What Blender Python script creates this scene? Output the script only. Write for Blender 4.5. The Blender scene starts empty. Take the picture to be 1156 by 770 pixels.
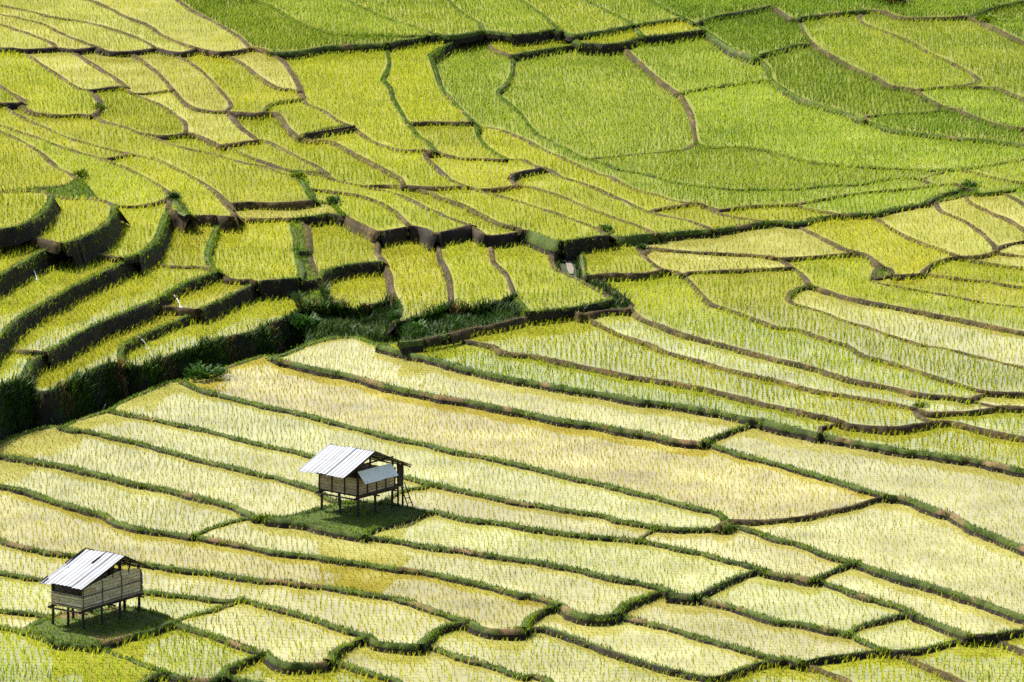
import numpy as np, math
TX={'A':(0,0),'B':(290,0),'C':(580,0),'D':(856,0),'E':(0,190),'F':(290,190),'G':(580,190),'H':(856,190),
    'I':(0,380),'J':(290,380),'K':(580,380),'L':(856,380),'M':(0,570),'N':(290,570),'O':(580,570),'P':(856,570),'X':(0,0)}
X0,X1,Y0,Y1=-150.,1306.,-60.,880.
def parse(txt):
    out=[]
    for ln in txt.strip().split('\n'):
        if ln.startswith('#') or not ln.strip(): continue
        hd,body=ln.split(':'); hd=hd.split()
        pts=[]; last=None
        for seg in body.split('/'):
            tk=seg.split(); ox,oy=TX[tk[0]]; s=1.0 if tk[0]=='X' else 3.85
            new=[np.array((ox+float(t.split(',')[0])/s,oy+float(t.split(',')[1])/s)) for t in tk[1:]]
            if last and last!=tk[0] and len(pts)>1 and 'X' not in (last,tk[0]):
                d=pts[-1]-pts[-2]; d=d/np.hypot(*d)
                while len(new)>1 and np.dot(new[0]-pts[-1],d)<5: new=new[1:]
            pts+=new; last=tk[0]
        out.append((hd[0],float(hd[1]),''.join(hd[2:]),np.array(pts)))
    return out
def smooth(p,step=4.0):
    # centripetal-ish catmull-rom then resample
    q=[p[0]]
    for a in p[1:]:
        if np.hypot(*(a-q[-1]))>1.5: q.append(a)
    p=np.array(q)
    if len(p)<2: return p
    ext=np.vstack([2*p[0]-p[1],p,2*p[-1]-p[-2]])
    res=[]
    for i in range(1,len(ext)-2):
        p0,p1,p2,p3=ext[i-1:i+3]
        d=np.hypot(*(p2-p1)); n=max(2,int(d/1.5))
        m1=(p2-p0)*d/(np.hypot(*(p1-p0))+d); m2=(p3-p1)*d/(np.hypot(*(p3-p2))+d)
        for k in range(n):
            t=k/n; t2=t*t; t3=t2*t
            res.append((2*t3-3*t2+1)*p1+(t3-2*t2+t)*m1+(-2*t3+3*t2)*p2+(t3-t2)*m2)
    res.append(p[-1]); res=np.array(res)
    L=np.concatenate([[0],np.cumsum(np.hypot(*np.diff(res,axis=0).T))])
    n=max(1,int(round(L[-1]/step)))
    s=np.linspace(0,L[-1],n+1)
    return np.stack([np.interp(s,L,res[:,0]),np.interp(s,L,res[:,1])],1)
def clip_to(p,d):
    t=1e9
    if d[0]>1e-6: t=min(t,(X1-p[0])/d[0])
    if d[0]<-1e-6: t=min(t,(X0-p[0])/d[0])
    if d[1]>1e-6: t=min(t,(Y1-p[1])/d[1])
    if d[1]<-1e-6: t=min(t,(Y0-p[1])/d[1])
    return p+d*t
def extend(p):
    p=list(p)
    for end in (0,-1):
        a=p[end]; b=p[1] if end==0 else p[-2]
        d=a-b; d=d/np.hypot(*d)
        hit=False
        if a[0]<9: d=d if d[0]<-.5 else np.array([-.9,d[1]*.5]); hit=True
        elif a[0]>1147: d=d if d[0]>.5 else np.array([.9,d[1]*.5]); hit=True
        elif a[1]<6: d=d if d[1]<-.4 else np.array([d[0]*.6,-.8]); hit=True
        elif a[1]>763: d=d if d[1]>.4 else np.array([d[0]*.6,.8]); hit=True
        if hit:
            q=clip_to(a,d)
            if end==0: p.insert(0,q)
            else: p.append(q)
    return np.array(p)
def build(txt,tol=12.0,verbose=False):
    raw=parse(txt)
    L=[]
    for st,h,fl,p in raw:
        L.append([st,h,fl,smooth(extend(p))])
    # frame
    n=80
    fr=[(X0,Y0),(X1,Y0),(X1,Y1),(X0,Y1),(X0,Y0)]
    for a,b in zip(fr[:-1],fr[1:]):
        a=np.array(a);b=np.array(b); m=int(np.hypot(*(b-a))/8)
        L.append(['x',0,'',np.array([a+(b-a)*i/m for i in range(m+1)])])
    # endpoint snapping
    anch=set(); loose=[]
    key=lambda p:(round(float(p[0]),3),round(float(p[1]),3))
    for i,l in enumerate(L):
        if l[0]=='x': continue
        for end in (0,-1):
            e=l[3][end]
            if key(e) in anch: continue
            best=(1e9,None)
            for j,o in enumerate(L):
                if j==i: continue
                d=np.hypot(o[3][:,0]-e[0],o[3][:,1]-e[1]); k=int(np.argmin(d))
                if d[k]<best[0]: best=(d[k],o[3][k].copy())
            if best[0]<tol:
                q=best[1]; pts=l[3] if end==0 else l[3][::-1]
                while len(pts)>2 and np.hypot(*(pts[0]-q))<4.5 and key(pts[0]) not in anch: pts=pts[1:]
                if np.hypot(*(pts[0]-q))>1e-6: pts=np.vstack([q,pts])
                l[3]=pts if end==0 else pts[::-1]
                anch.add(key(q))
            else: loose.append((i,end,e,best[0]))
    # segments
    S=[];T=[]
    for i,l in enumerate(L):
        p=l[3]
        for a,b in zip(p[:-1],p[1:]):
            if np.hypot(*(b-a))>1e-6: S.append((a,b)); T.append(i)
    A=np.array([s[0] for s in S]);B=np.array([s[1] for s in S]);T=np.array(T)
    D=B-A
    cuts=[[] for _ in S]
    for i in range(len(S)):
        w=A-A[i]
        den=D[i,0]*D[:,1]-D[i,1]*D[:,0]
        ok=np.abs(den)>1e-9
        den=np.where(ok,den,1)
        t=(w[:,0]*D[:,1]-w[:,1]*D[:,0])/den
        u=(w[:,0]*D[i,1]-w[:,1]*D[i,0])/den
        hit=ok&(t>1e-4)&(t<1-1e-4)&(u>-1e-4)&(u<1+1e-4)
        for j in np.nonzero(hit)[0]: cuts[i].append(t[j])
    nodes={};N=[]
    def node(p):
        k=(round(p[0]*2),round(p[1]*2))
        for dx in (0,-1,1):
            for dy in (0,-1,1):
                q=nodes.get((k[0]+dx,k[1]+dy))
                if q is not None and np.hypot(*(N[q]-p))<0.5: return q
        nodes[k]=len(N); N.append(np.array(p)); return len(N)-1
    E={}
    for i in range(len(S)):
        ts=sorted(set([0.,1.]+[round(c,6) for c in cuts[i]]))
        ids=[node(A[i]+D[i]*t) for t in ts]
        for a,b in zip(ids[:-1],ids[1:]):
            if a!=b:
                k=(min(a,b),max(a,b))
                if k not in E or L[E[k]][0]=='x': E[k]=T[i]
    # prune dangling
    while True:
        deg={}
        for a,b in E: deg[a]=deg.get(a,0)+1; deg[b]=deg.get(b,0)+1
        dead=[e for e in E if deg[e[0]]==1 or deg[e[1]]==1]
        if not dead: break
        for e in dead: del E[e]
    N=np.array(N)
    nb={}
    for a,b in E: nb.setdefault(a,[]).append(b); nb.setdefault(b,[]).append(a)
    for a in nb: nb[a].sort(key=lambda b:math.atan2(N[b,1]-N[a,1],N[b,0]-N[a,0]))
    seen={};faces=[]
    for a in nb:
        for b in nb[a]:
            if (a,b) in seen: continue
            f=[];u,v=a,b
            while (u,v) not in seen:
                seen[(u,v)]=len(faces); f.append(u)
                r=nb[v]; k=r.index(u); w=r[(k-1)%len(r)]
                u,v=v,w
            faces.append(f)
    area=[]
    for f in faces:
        p=N[f]; x,y=p.T
        area.append(0.5*np.sum(x*np.roll(y,-1)-y*np.roll(x,-1)))
    return dict(L=L,N=N,E=E,he=seen,faces=faces,area=np.array(area),loose=loose)
def inpoly(p,poly):
    x,y=poly.T; x2,y2=np.roll(x,-1),np.roll(y,-1)
    c=((y>p[1])!=(y2>p[1]))
    with np.errstate(divide='ignore',invalid='ignore'):
        xi=(x2-x)*(p[1]-y)/(y2-y)+x
    return (np.sum(c&(p[0]<xi))%2)==1

LINES="""
b 3 : A 0,20 100,40 230,72 380,95 480,122 580,155 640,182 680,208
b 4 : A 400,0 480,35 560,75 640,105 700,145 770,180 860,208
b 3 : A 0,60 100,80 190,105 260,140 340,172 420,202
b 3 : A 0,105 80,130 160,160 240,192
b 3 : A 770,0 840,50 920,90 1000,135 1050,170 1085,207
b 3 : A 1085,207 1000,222 930,222 860,208
b 5 w : A 860,208 800,225 750,222 680,208
b 5 w : A 680,208 560,222 480,222 420,202
b 6 w : A 420,202 330,213 240,205
b 6 w : A 240,205 120,212 50,207 0,207
b 3 : A 240,205 320,230 380,265 440,305 500,340 540,375 580,405 640,430 700,455 750,490 800,525 812,560 815,578
b 2 w : A 420,202 480,225 560,230 620,262 680,310 730,360 760,395 790,430 830,460 900,477 980,483 1155,492 / B 20,488
b 3 : A 680,208 740,235 800,255 860,295 920,350 970,405 1005,455 985,483
b 3 : A 985,483 1030,540 1090,590 1120,605 / B 60,622 170,680 270,728 / F 320,40
b 3 : A 860,208 960,235 1030,260 1090,300 1155,350 / B 50,362 100,382 150,387 185,395
b 2 fw : A 1085,207 1116,205 / B 60,228 110,268 150,320 180,375 190,405 200,440 280,478 350,520 420,555 450,575 500,610 560,632 630,650 720,650
b 3 : A 60,212 120,240 180,280 240,320 300,360 340,383 390,400 420,430 432,470 395,500
b 5 w : A 340,383 390,388 480,378 545,370
b 4 : A 580,403 640,403 700,395 760,390
b 3 : A 0,375 40,400 80,425 100,460 130,480 180,492 260,498 340,495 395,500
b 3 : A 395,500 450,528 520,545 600,575 680,600 740,625 840,650 920,665 1000,690 1080,710 1155,722 / F 50,-3 100,15 165,35
b 7 w : A 0,447 50,445 95,445
b 3 : A 610,580 720,588 815,578 870,590 940,622 1020,650 1100,685 1155,702 / B 80,718 150,738 220,745 290,750
b 2 : A 965,630 1040,617 1120,607
b 3 : A 0,450 60,487 130,525 200,555 280,590 340,610 420,632 500,655 560,665 640,685 700,695 760,730 830,765 / E 900,75 950,120 990,170 1015,195
b 5 w : A 570,668 510,678 450,690
b 3 : A 0,540 80,570 170,600 250,630 330,655 400,675 460,695 540,725 600,755 640,770 / E 600,25 660,50 710,85 742,115
b 3 : A 0,570 60,595 120,625 180,665 220,705 270,735 320,765 / E 300,22 335,45
g 3 : B 0,0 60,25 120,60 180,95 240,120 330,145 450,150 560,152 640,155 740,152
g 3 : B 390,0 460,35 530,65 600,90 660,110 740,135 770,150
g 3 : B 830,0 870,40 920,75 970,105 975,132
g 3 : B 60,226 180,220 280,202 400,194 500,189 570,187
g 15 w : B 570,187 620,175 680,168 740,155 790,148
g 2 : B 790,150 850,152 910,145 975,132 / C 0,146
g 15 w : B 748,238 800,208 860,180 930,158 1000,146 1080,150 1155,146 / C 100,140 180,126 205,135
g 7 f : B 748,238 770,300 790,360 830,420 880,470 930,520 950,545 960,590 990,630 1040,665 1085,688
g 6 f : B 570,187 568,230 575,280 555,325 545,345 575,380 590,430 620,480 650,530 690,580 740,620 770,655
b 3 : B 720,650 740,690 790,740 820,770 / F 830,40 880,65 950,90 1020,110 1100,132 / G 80,160 160,185 240,215 310,240 370,265 405,287
b 2 : B 720,652 770,657 830,672 900,685 980,688 1060,692 1155,692 / C 50,695 100,722
b 2 : B 660,530 740,528 830,528 940,530
b 3 : B 955,545 1040,560 1100,580 1155,603 / C 60,612 130,650 220,690 300,725 370,755 420,770 / G 460,62 540,95 620,115 700,140 780,150 820,155
b 2 : B 1000,185 1040,215 1110,238
g 7 f : B 1112,238 1110,290 1100,340 1060,385 1045,405 1080,440 1120,475 1155,510 / C 90,575 150,610 210,640 260,665 310,688 380,705 450,730 540,750 600,763 / G 520,15 600,38 680,55 760,70 850,80 970,90 1155,92 / H 100,90 200,85 300,75 420,70 500,58 580,45 660,40 710,47
b 10 w : B 20,485 60,450 120,437 190,430
b 8 w : B 195,582 300,558 380,546 432,552
b 3 : B 20,487 90,490 120,530 150,565 190,600 230,610 320,612 400,650 470,690 540,725 600,758 625,770 / F 640,67
g 3 : C 30,0 90,40 150,85 190,125 205,135 230,148 260,170 300,188
g 3 : C 310,0 370,30 430,60 500,95 515,108 540,132 570,158
g 3 : C 590,0 650,35 720,70 780,100 825,130 880,165 940,205 1010,235 1070,260 1110,300 1115,330 1130,355 / D 110,385 150,410 220,440 300,465 370,485 430,510 500,535 580,560 680,575 800,590 920,600 1050,612 1155,625
g 5 : C 205,135 260,148 330,140 420,125 515,108 600,93 680,82 740,72
g 12 w : B 1112,238 1130,232 / C 20,232 100,218 200,203 300,188 400,190 470,183 540,163 570,158 660,148 740,138 825,128
b 3 f : C 460,187 510,235 560,280 610,325 660,365 720,405 750,450 775,500 785,560 795,620
g 2 : C 795,622 850,640 930,637 1000,640 1080,650 1155,668 / D 80,665 170,690 260,708 380,722 480,725 600,732 740,738 820,738 900,732 980,722 1060,708 1155,690
g 5 w : C 730,400 820,385 920,368 1000,358 1120,345
g 6 w : C 790,95 880,68 960,52 1040,40 1130,20 / D 75,35
g 6 w : C 1050,240 1155,212 / D 80,205 160,192 232,187
b 1 : C 310,688 380,683 500,672 620,660 740,648 795,625
b 3 : D 75,35 130,70 180,105 205,150 235,187 270,210 330,245 400,285 460,310 520,335 560,365 610,375 680,388 720,415 770,445 820,465 880,478 950,510 1030,535 1100,550 1155,555
g 5 w : D 150,80 175,73 250,65 330,55 400,48 470,42
b 3 : D 470,42 440,75 470,105 540,130 620,160 690,195 750,230 830,265 900,300 950,335 960,355 900,367 860,372
b 2 : D 680,388 760,380 860,372 960,375 1040,380 1090,400 1155,425
b 4 : D 470,42 540,45 590,65 650,75 750,75 850,72 920,70 960,90 1030,120 1090,150 1155,180
g 2 : D 920,70 980,75 1080,90 1155,90
g 9 : D 920,70 970,45 1030,28 1100,10 1155,3
b 2 : D 465,505 540,495 640,490 720,485 790,475
b 2 : D 820,738 / H 830,8 760,25 710,47
b 2 : H 890,10 930,12 990,30 1060,45 1155,60
b 2 : G 840,165 900,177 980,167 1060,160 1155,156 / H 100,158 160,153 240,140 330,122 420,108 500,98 600,90 700,80 780,70 860,65 895,80
b 2 : H 160,155 220,175 290,185 350,197
b 1 : H 710,47 740,60 782,70
g 4 : G 535,298 620,283 720,273 800,268 870,263 950,253 1040,238 1155,225 / H 60,232 110,227 160,235 250,215 350,200 440,195 500,195 560,180 640,165 720,150 770,142 860,125 940,108 1040,100 1120,88 1155,80
g 7 : H 720,148 800,112 850,98 900,82 950,92 945,108
b 4 : H 130,232 200,262 260,290 320,320 380,350 420,360 470,370 510,400 550,428
b 6 f : H 550,428 520,440 500,470 500,485 540,500 600,510 680,525 760,540 850,555 950,575 1050,590 1155,600
b 6 w : H 550,428 585,440 592,462
b 2 : G 590,342 680,352 780,360 880,365 960,370 1050,375 1100,380 1155,395 / H 40,385 80,405 140,428
b 2 : H 40,383 80,388 160,385 260,378 340,372 420,362
b 1 : H 500,485 540,470 592,462 650,460 710,455
b 3 : H 500,197 540,235 590,265 640,290 700,318 760,340 820,360 870,380
b 5 w : H 870,380 810,392 760,412 720,438 708,455
b 3 : H 708,455 800,465 900,480 1000,490 1080,505 1155,515
b 3 : H 870,380 920,395 990,408 1060,420 1155,430
b 2 : H 870,382 950,378 1010,368 1032,358
b 3 : H 770,145 785,172 820,195 880,220 940,255 980,285 1010,315 1030,340 1032,360 1080,370 1155,380
b 4 : H 1032,342 1090,325 1155,315
b 3 : H 900,120 920,145 980,175 1040,200 1090,220 1130,245 1155,265
b 3 : H 1050,100 1100,120 1155,150
b 3 : H 140,428 180,450 210,480 222,508
b 9 : H 125,562 150,530 190,513 222,508 258,515
b 3 f : H 125,562 150,585 200,600 280,625 360,655 440,680 540,715 640,745 720,770 / L 590,0 700,28 780,45 860,60 950,85 1050,110 1155,132
b 3 : H 258,515 300,530 380,555 460,572 560,590 660,610 760,630 860,650 960,670 1060,690 1155,710
b 2 : G 740,450 830,445 940,440 1050,437 1155,432 / H 140,428
b 3 : G 550,310 535,340 560,375 600,410 640,435 700,445 740,465 780,505 820,550 860,585 920,605 1000,635 1080,665 1155,690 / H 160,695 240,720 320,745 390,768 / L 450,75 540,100 640,130 720,155 800,180 880,205 940,225 1000,237
b 2 : G 320,465 380,457 480,455 560,455 600,448 640,437
b 1 : G 820,155 770,150 740,157 660,168 580,182
b 2 : G 820,155 850,177 900,197 970,213 1050,225 1080,232
b 3 : F 180,8 300,37 380,58 470,78 560,98 640,123 700,153 760,183 830,213 920,243
b 3 : F 470,76 540,72 640,77 740,97 800,125 880,150 940,178 990,205 1050,235 1120,253 1155,262
b 3 : F 200,60 230,85 300,95 380,103 450,117 520,140 570,165 620,200 660,242
b 2 : F 640,73 740,80 820,80 900,77 980,88 1060,82 1130,75
b 3 : F 1095,42 1120,65 1155,76 / G 80,82 160,105 240,135 320,170 400,200 480,230 560,257 628,292
b 5 : F 1095,42 1110,25 1155,10 / G 50,8 115,0
b 3 : C 100,722 150,738 200,765 / G 220,42 300,65 380,95 440,125 500,150 550,175 600,190 680,210 760,227 840,255 850,264
g 8 : G 405,287 320,298 250,308 205,315
g 4 n : G 535,298 480,303 420,308 360,322 315,338 297,360 305,410 312,455 320,465
b 5 f : G 0,265 60,270 110,290 145,315 160,360 165,400 185,440 240,465 300,490 350,520 400,545 418,565
b 4 : G 315,463 360,490 430,530 490,575 515,605
g 8 : G 418,565 330,590 230,605 130,615 60,622
b 2 : F 830,720 920,697 1020,680 1116,655 / G 60,640 130,622 200,615 260,620 320,645 380,680 450,715 530,740 600,765 / K 560,25 640,55 720,80 800,100 880,125 960,145 1050,165 1155,190 / L 200,220 300,240 400,255 500,270 580,285 640,300 690,312
b 3 : G 290,633 380,618 450,612 505,612 560,650 640,680 720,710 800,735 880,755 960,775 / K 950,45 1050,70 1155,95 / L 160,110 250,135 340,165 440,190 540,210 640,230 740,250 830,258 880,265 960,285 1040,303
g 2 n : F 405,790 460,780 520,768 640,752 730,740 830,720
b 3 : E 335,45 300,68 230,80 120,88 0,98
g 12 : E 335,45 365,70 390,110 412,132
b 2 : E 0,104 100,98 180,102 228,118 330,132 412,132 460,143 495,158
g 24 f : E 228,118 205,160 170,200 110,235 60,252 0,262
b 1 w : E 90,280 110,290 190,308 270,325
g 24 f : E 495,158 485,200 455,240 400,275 330,308 270,325
b 2 : E 495,158 560,163 640,155 700,140 742,117
b 1 w : E 330,318 350,350 400,372 470,380 530,388
g 24 f : E 730,175 712,215 700,250 680,300 640,345 590,375 530,388
g 10 : E 742,115 762,140 785,180 815,195
b 3 : E 742,117 730,175
b 2 : E 730,175 815,195 820,203 900,203 940,205
b 1 w : E 620,385 640,412 700,420 800,425 890,430 945,450
g 8 f : E 945,205 935,270 910,330 900,390 915,430 945,450
b 3 : E 940,205 1010,207
b 3 : E 1015,195 1010,210 1080,217 1155,217 / F 100,215 160,215
b 1 : E 1005,150 1090,145 1155,148 / F 80,148 160,145 235,138
g 8 : F 185,45 215,90 240,135 300,150 335,160 355,180 385,205
g 8 : F 160,215 250,205 320,195 385,205
b 3 : F 385,205 440,235 500,262 530,275
g 4 f : F 160,215 150,250 165,300 170,380 190,450 183,475
b 3 n : F 160,215 190,235 210,270 220,320 225,380 240,430 262,475
b 4 f : F 530,275 525,320 520,360 545,405 575,450 585,510 605,565
g 9 : F 262,475 275,455 340,430 420,413 500,405 545,402
b 5 : F 530,273 600,262 680,250 740,262 780,287
b 5 f : F 780,287 790,340 800,390 825,440 840,490 845,540 850,595
b 6 : F 780,280 850,265 925,245
b 5 f : F 925,245 980,280 1010,320 1020,370 1030,410 1070,450 1100,500 1115,550
b 5 : F 990,295 1080,285 1155,270
b 1 w : E 945,450 1000,478 1080,482 1120,483
g 26 : E 90,280 60,283 0,300
g 28 f : E 300,322 270,325 200,350 130,385 60,425 0,460
g 24 f : E 590,375 520,415 430,455 340,500 250,548 160,597 80,648 30,695 0,725
g 24 f : E 945,450 880,468 800,497 720,543 650,578 570,612 480,648 400,683 320,725 250,768 / I 180,75 130,110 112,150
b 2 w : E 650,578 690,597 750,602 860,612
g 32 f : F 183,475 100,480 0,490 / E 1080,510 1020,540 950,575 860,612 780,655 700,687 620,718 560,752 530,770 / I 540,40 520,75 525,110
b 1 w : I 0,55 70,55 130,60 195,62
g 66 fv : I -30,225 0,208 50,192 90,175 112,150
g 66 fv : I 112,150 130,195 160,230 200,235 250,215 330,175 420,130 480,112 525,110
g 66 fv : I 525,110 600,125 700,92 800,57 900,25 980,0 / F -15,705 60,668 130,640 200,608
g 6 fv : F 183,475 180,540 200,608
g 28 fv : F 200,608 290,590 350,600 430,610
g 10 fv : F 262,475 265,520 290,590
g 12 fv : F 430,610 500,590 600,565
g 8 fv : F 605,565 625,610 600,665
g 10 fv : F 600,665 700,650 790,625 850,597
g 8 fv : F 850,597 880,610 960,605 1040,580 1115,553
g 8 : F 1115,553 1150,590 / G 10,620 60,622
g 2 n : I -30,475 0,460 80,425 160,400 220,388 265,390
g 2 n : I 265,390 320,370 380,348 450,325 480,318
g 2 n : I 480,318 520,288 600,250 680,215 740,195 790,190
g 2 n : I 790,190 860,170 960,140 1060,105 1155,82 / J 70,85 110,100
g 2 n : J 110,100 60,90 / J 110,78 180,50 260,20 340,5 430,0
g 5 : J 430,0 500,25 580,50 680,75 780,95 880,125 980,150 1080,170 1155,185 / K 100,195 220,215 340,235 440,250 540,270 660,285 780,300 820,310 900,325 1000,345 1085,358 / L 60,370 140,390 240,412 340,435 440,455 540,470 640,490 740,500 840,515 940,530 1040,550 1155,575
b 3 : F 720,745 780,728 850,733 960,755 1040,772 / J 960,35 1060,60 1155,75 / K 80,78 170,95 260,115 350,135 430,150 520,170 620,185 720,200 820,220 900,238 1000,262 1080,285 1155,300 / L 160,315 240,335 330,352 370,367
g 7 w : K 1090,360 1020,382 940,407 860,437 825,452
g 5 : J 110,100 220,125 320,145 420,165 520,195 620,220 720,240 820,258 920,275 1000,290 1080,305 1155,320 / K 80,330 180,350 280,365 380,380 480,400 600,420 680,440 760,450 840,460 920,485 1000,510 1080,530 1155,550 / L 200,580 300,610 400,640 500,670 560,687 640,695 720,725 800,755 850,770 / P 760,20 840,50 920,85 1000,115 1080,150 1155,180
g 5 : I 790,190 860,222 960,248 1060,275 1155,298 / J 150,320 250,345 350,370 440,395 540,420 640,445 740,465 840,490 940,510 1050,530 1155,553 / K 100,570 200,595 310,620 420,645 520,670 620,695 720,720 820,745 900,768 / O 780,20 850,40 925,65
b 3 : O 925,62 1000,65 1080,65 1155,60 / P 100,65 200,48 300,25 400,5 / L 480,710 560,687
g 4 : I 480,318 560,335 660,355 760,375 860,395 960,420 1060,445 1155,470 / J 80,480 160,492 240,515 330,535 430,555 530,580 640,605 720,625 790,640 860,655 960,680 1060,700 1155,720 / K 80,725 180,740 300,758 400,775 / O 440,60 540,75 620,90 700,97 800,100 880,97 930,85
g 4 : I 265,390 310,400 400,412 500,435 600,455 700,485 800,510 900,540 1000,560 1080,580 1155,600 / J 80,605 160,628 250,655 / X 368,560 385,566 397,568
g 4 : X 430,568 445,558 / J 640,665 700,655 750,645 790,640
g 4 : O 925,62 930,85 1000,95 1080,120 1155,145 / P 80,130 180,165 280,205 360,230 430,245 500,270 600,300 700,330 800,360 880,385 960,410 1040,440 1155,480
g 4 : I 0,510 80,520 180,540 280,555 380,580 480,605 560,625 660,645 760,665 860,690 940,710 1020,735 1080,760 / M 1100,45 1120,52
g 5 : I 0,640 80,655 160,680 240,710 330,735 400,755 460,770 / M 400,35 480,60 560,85 660,105 760,120 860,133 960,150 1060,170 1155,190 / N 100,200 200,212 300,225 400,240 500,255 600,268 700,280 800,300 900,320 1000,345 1080,365 1155,385 / O 70,385 140,405 210,430 250,455 300,470 370,480 430,475 500,485 600,510 700,535 800,565 900,595 1000,620 1080,645 1155,663 / P 60,645 150,665 200,680
g 4 : M 1155,40 1120,52 1040,60 960,85 880,113 840,128
g 4 : M 1120,52 1155,46 / N 60,55 120,60 220,77 300,95 400,115 500,135 600,150 700,168 800,182 900,195 1000,210 1100,225 1155,235 / O 100,240 200,260 300,280 400,305 500,325 600,345 660,360 690,378 740,385 800,395 880,420 960,440 1060,470 1155,500 / P 100,480 200,510 300,535 380,550 440,580 500,610 560,628
b 3 : P 560,628 640,660 740,700 850,745 900,770
g 4 : N 480,110 560,82 650,52 720,30 790,25 860,45 920,55 1000,65 1080,75 1155,90 / O 100,100 200,115 300,125 400,135 520,147 620,165 720,185 820,205 920,235 1000,250 1060,268 1155,297 / P 80,285 160,305 240,320 340,350 440,385 540,415 640,445 700,478 780,510 860,540 920,558
g 6 w : O 540,147 590,115 640,95
g 7 w : O 790,395 880,348 960,313 1040,285 1090,275
g 8 w : O 435,473 480,430 560,398 640,373 680,370
g 8 w : O 45,515 80,475 140,448 210,430
b 3 : O 900,97 912,80 925,65
g 7 w : P 240,320 320,283 400,253 440,245
g 6 w : P 385,552 440,522 520,500 600,478 695,473
g 7 : O 0,532 80,530 150,533 220,557 320,595 420,630 520,665 620,695 720,720 820,742 880,742 940,725 1000,705 1060,685 1155,672 / P 80,690 180,680 280,660 400,645 500,632 560,628 640,630 740,615 840,590 920,563 1020,560 1080,548 1155,540
g 5 : O 850,742 845,770
b 3 : P 920,563 1000,570 1060,595 1155,630
b 3 : P 180,680 250,705 330,735 400,765
g 5 : M 0,145 60,165 140,185 220,200 300,210 420,225 560,240 660,255 760,270 860,285 960,295 1060,310 1155,325 / N 100,325 200,340 300,350 400,365 500,382 600,400 700,425 780,455 860,485 930,503 980,528 1060,540 1155,535 / O 0,532
g 4 : M 0,290 100,305 200,320 300,335 450,352 590,370 680,375 780,390 880,400 980,410 1060,408 1155,435 / N 80,440 170,465 260,495 350,525 430,550 490,565 520,590 600,600 700,605 760,610 840,640 940,670 1040,700 1155,740 / O 80,735 160,765
g 4 : M 1060,408 1000,430 920,455 840,475 745,503
g 4 : M 0,455 80,460 160,470 240,485
g 5 n : M 745,503 640,540 520,575 405,605
g 4 n : M 745,503 800,520 840,535 940,565 1040,600 1120,630 1160,638
g 4 : M 0,525 80,540 160,565 240,590 320,600 405,610 480,640 560,665 640,695 700,715 740,730 800,745 900,755 975,745
g 8 w : M 1160,638 1080,662 1010,695 972,715 975,745
g 5 : M 975,745 1060,757 1120,768 1155,775
g 4 : M 1160,638 / N 60,655 110,680 200,685 280,682 310,672 400,690 460,715 540,740 620,765
g 8 w : M 740,730 700,725 650,742 610,770
g 8 w : N 308,672 350,622 420,590 500,566
g 8 w : N 705,606 760,555 830,520 930,503
g 3 : X 304,584 325,582 345,578 375,570 410,566 450,571 477,577
g 3 : M 240,590 200,560 130,530 240,480 420,455 560,445 680,470 745,503
b 3 : L 1000,237 960,252 920,268 890,265
b 2 : L 1000,237 1080,240 1155,245
b 2 : L 690,312 740,327 840,325 920,322 1000,310 1040,303 1080,298 1155,305
b 2 : L 690,312 685,330 710,352 750,367 800,365 870,372 950,392 1050,415 1155,435
b 2 : L 370,367 400,378 500,388 600,390 680,380 750,367
b 5 : L 370,367 330,378 270,392
g 5 : G 60,270 100,282 150,302 205,315
g 5 : G 405,287 480,296 535,288 620,281
g 2 n : X 262,378 235,425
g 2 n : X 345,352 345,392
g 2 n : X 462,362 452,383
g 2 n : X 130,428 100,462
g 14 w : X 336,318 357,315
g 10 w : X 338,283 352,282
"""
EXPOSURE=1.02
USE_DN=False
SPECIAL=[(40,450,'gully'),(180,432,'gully'),(324,377,'gully'),(426,365,'gully'),(520,366,'gully'),(640,290,'gully'),
 (349,332,'slope'),(343,300,'slope'),(342,262,'slope'),(86,213,'slope'),(410,584,'mound'),(107,708,'mound'),(1088,216,'slope'),(998,306,'slope')]
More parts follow.
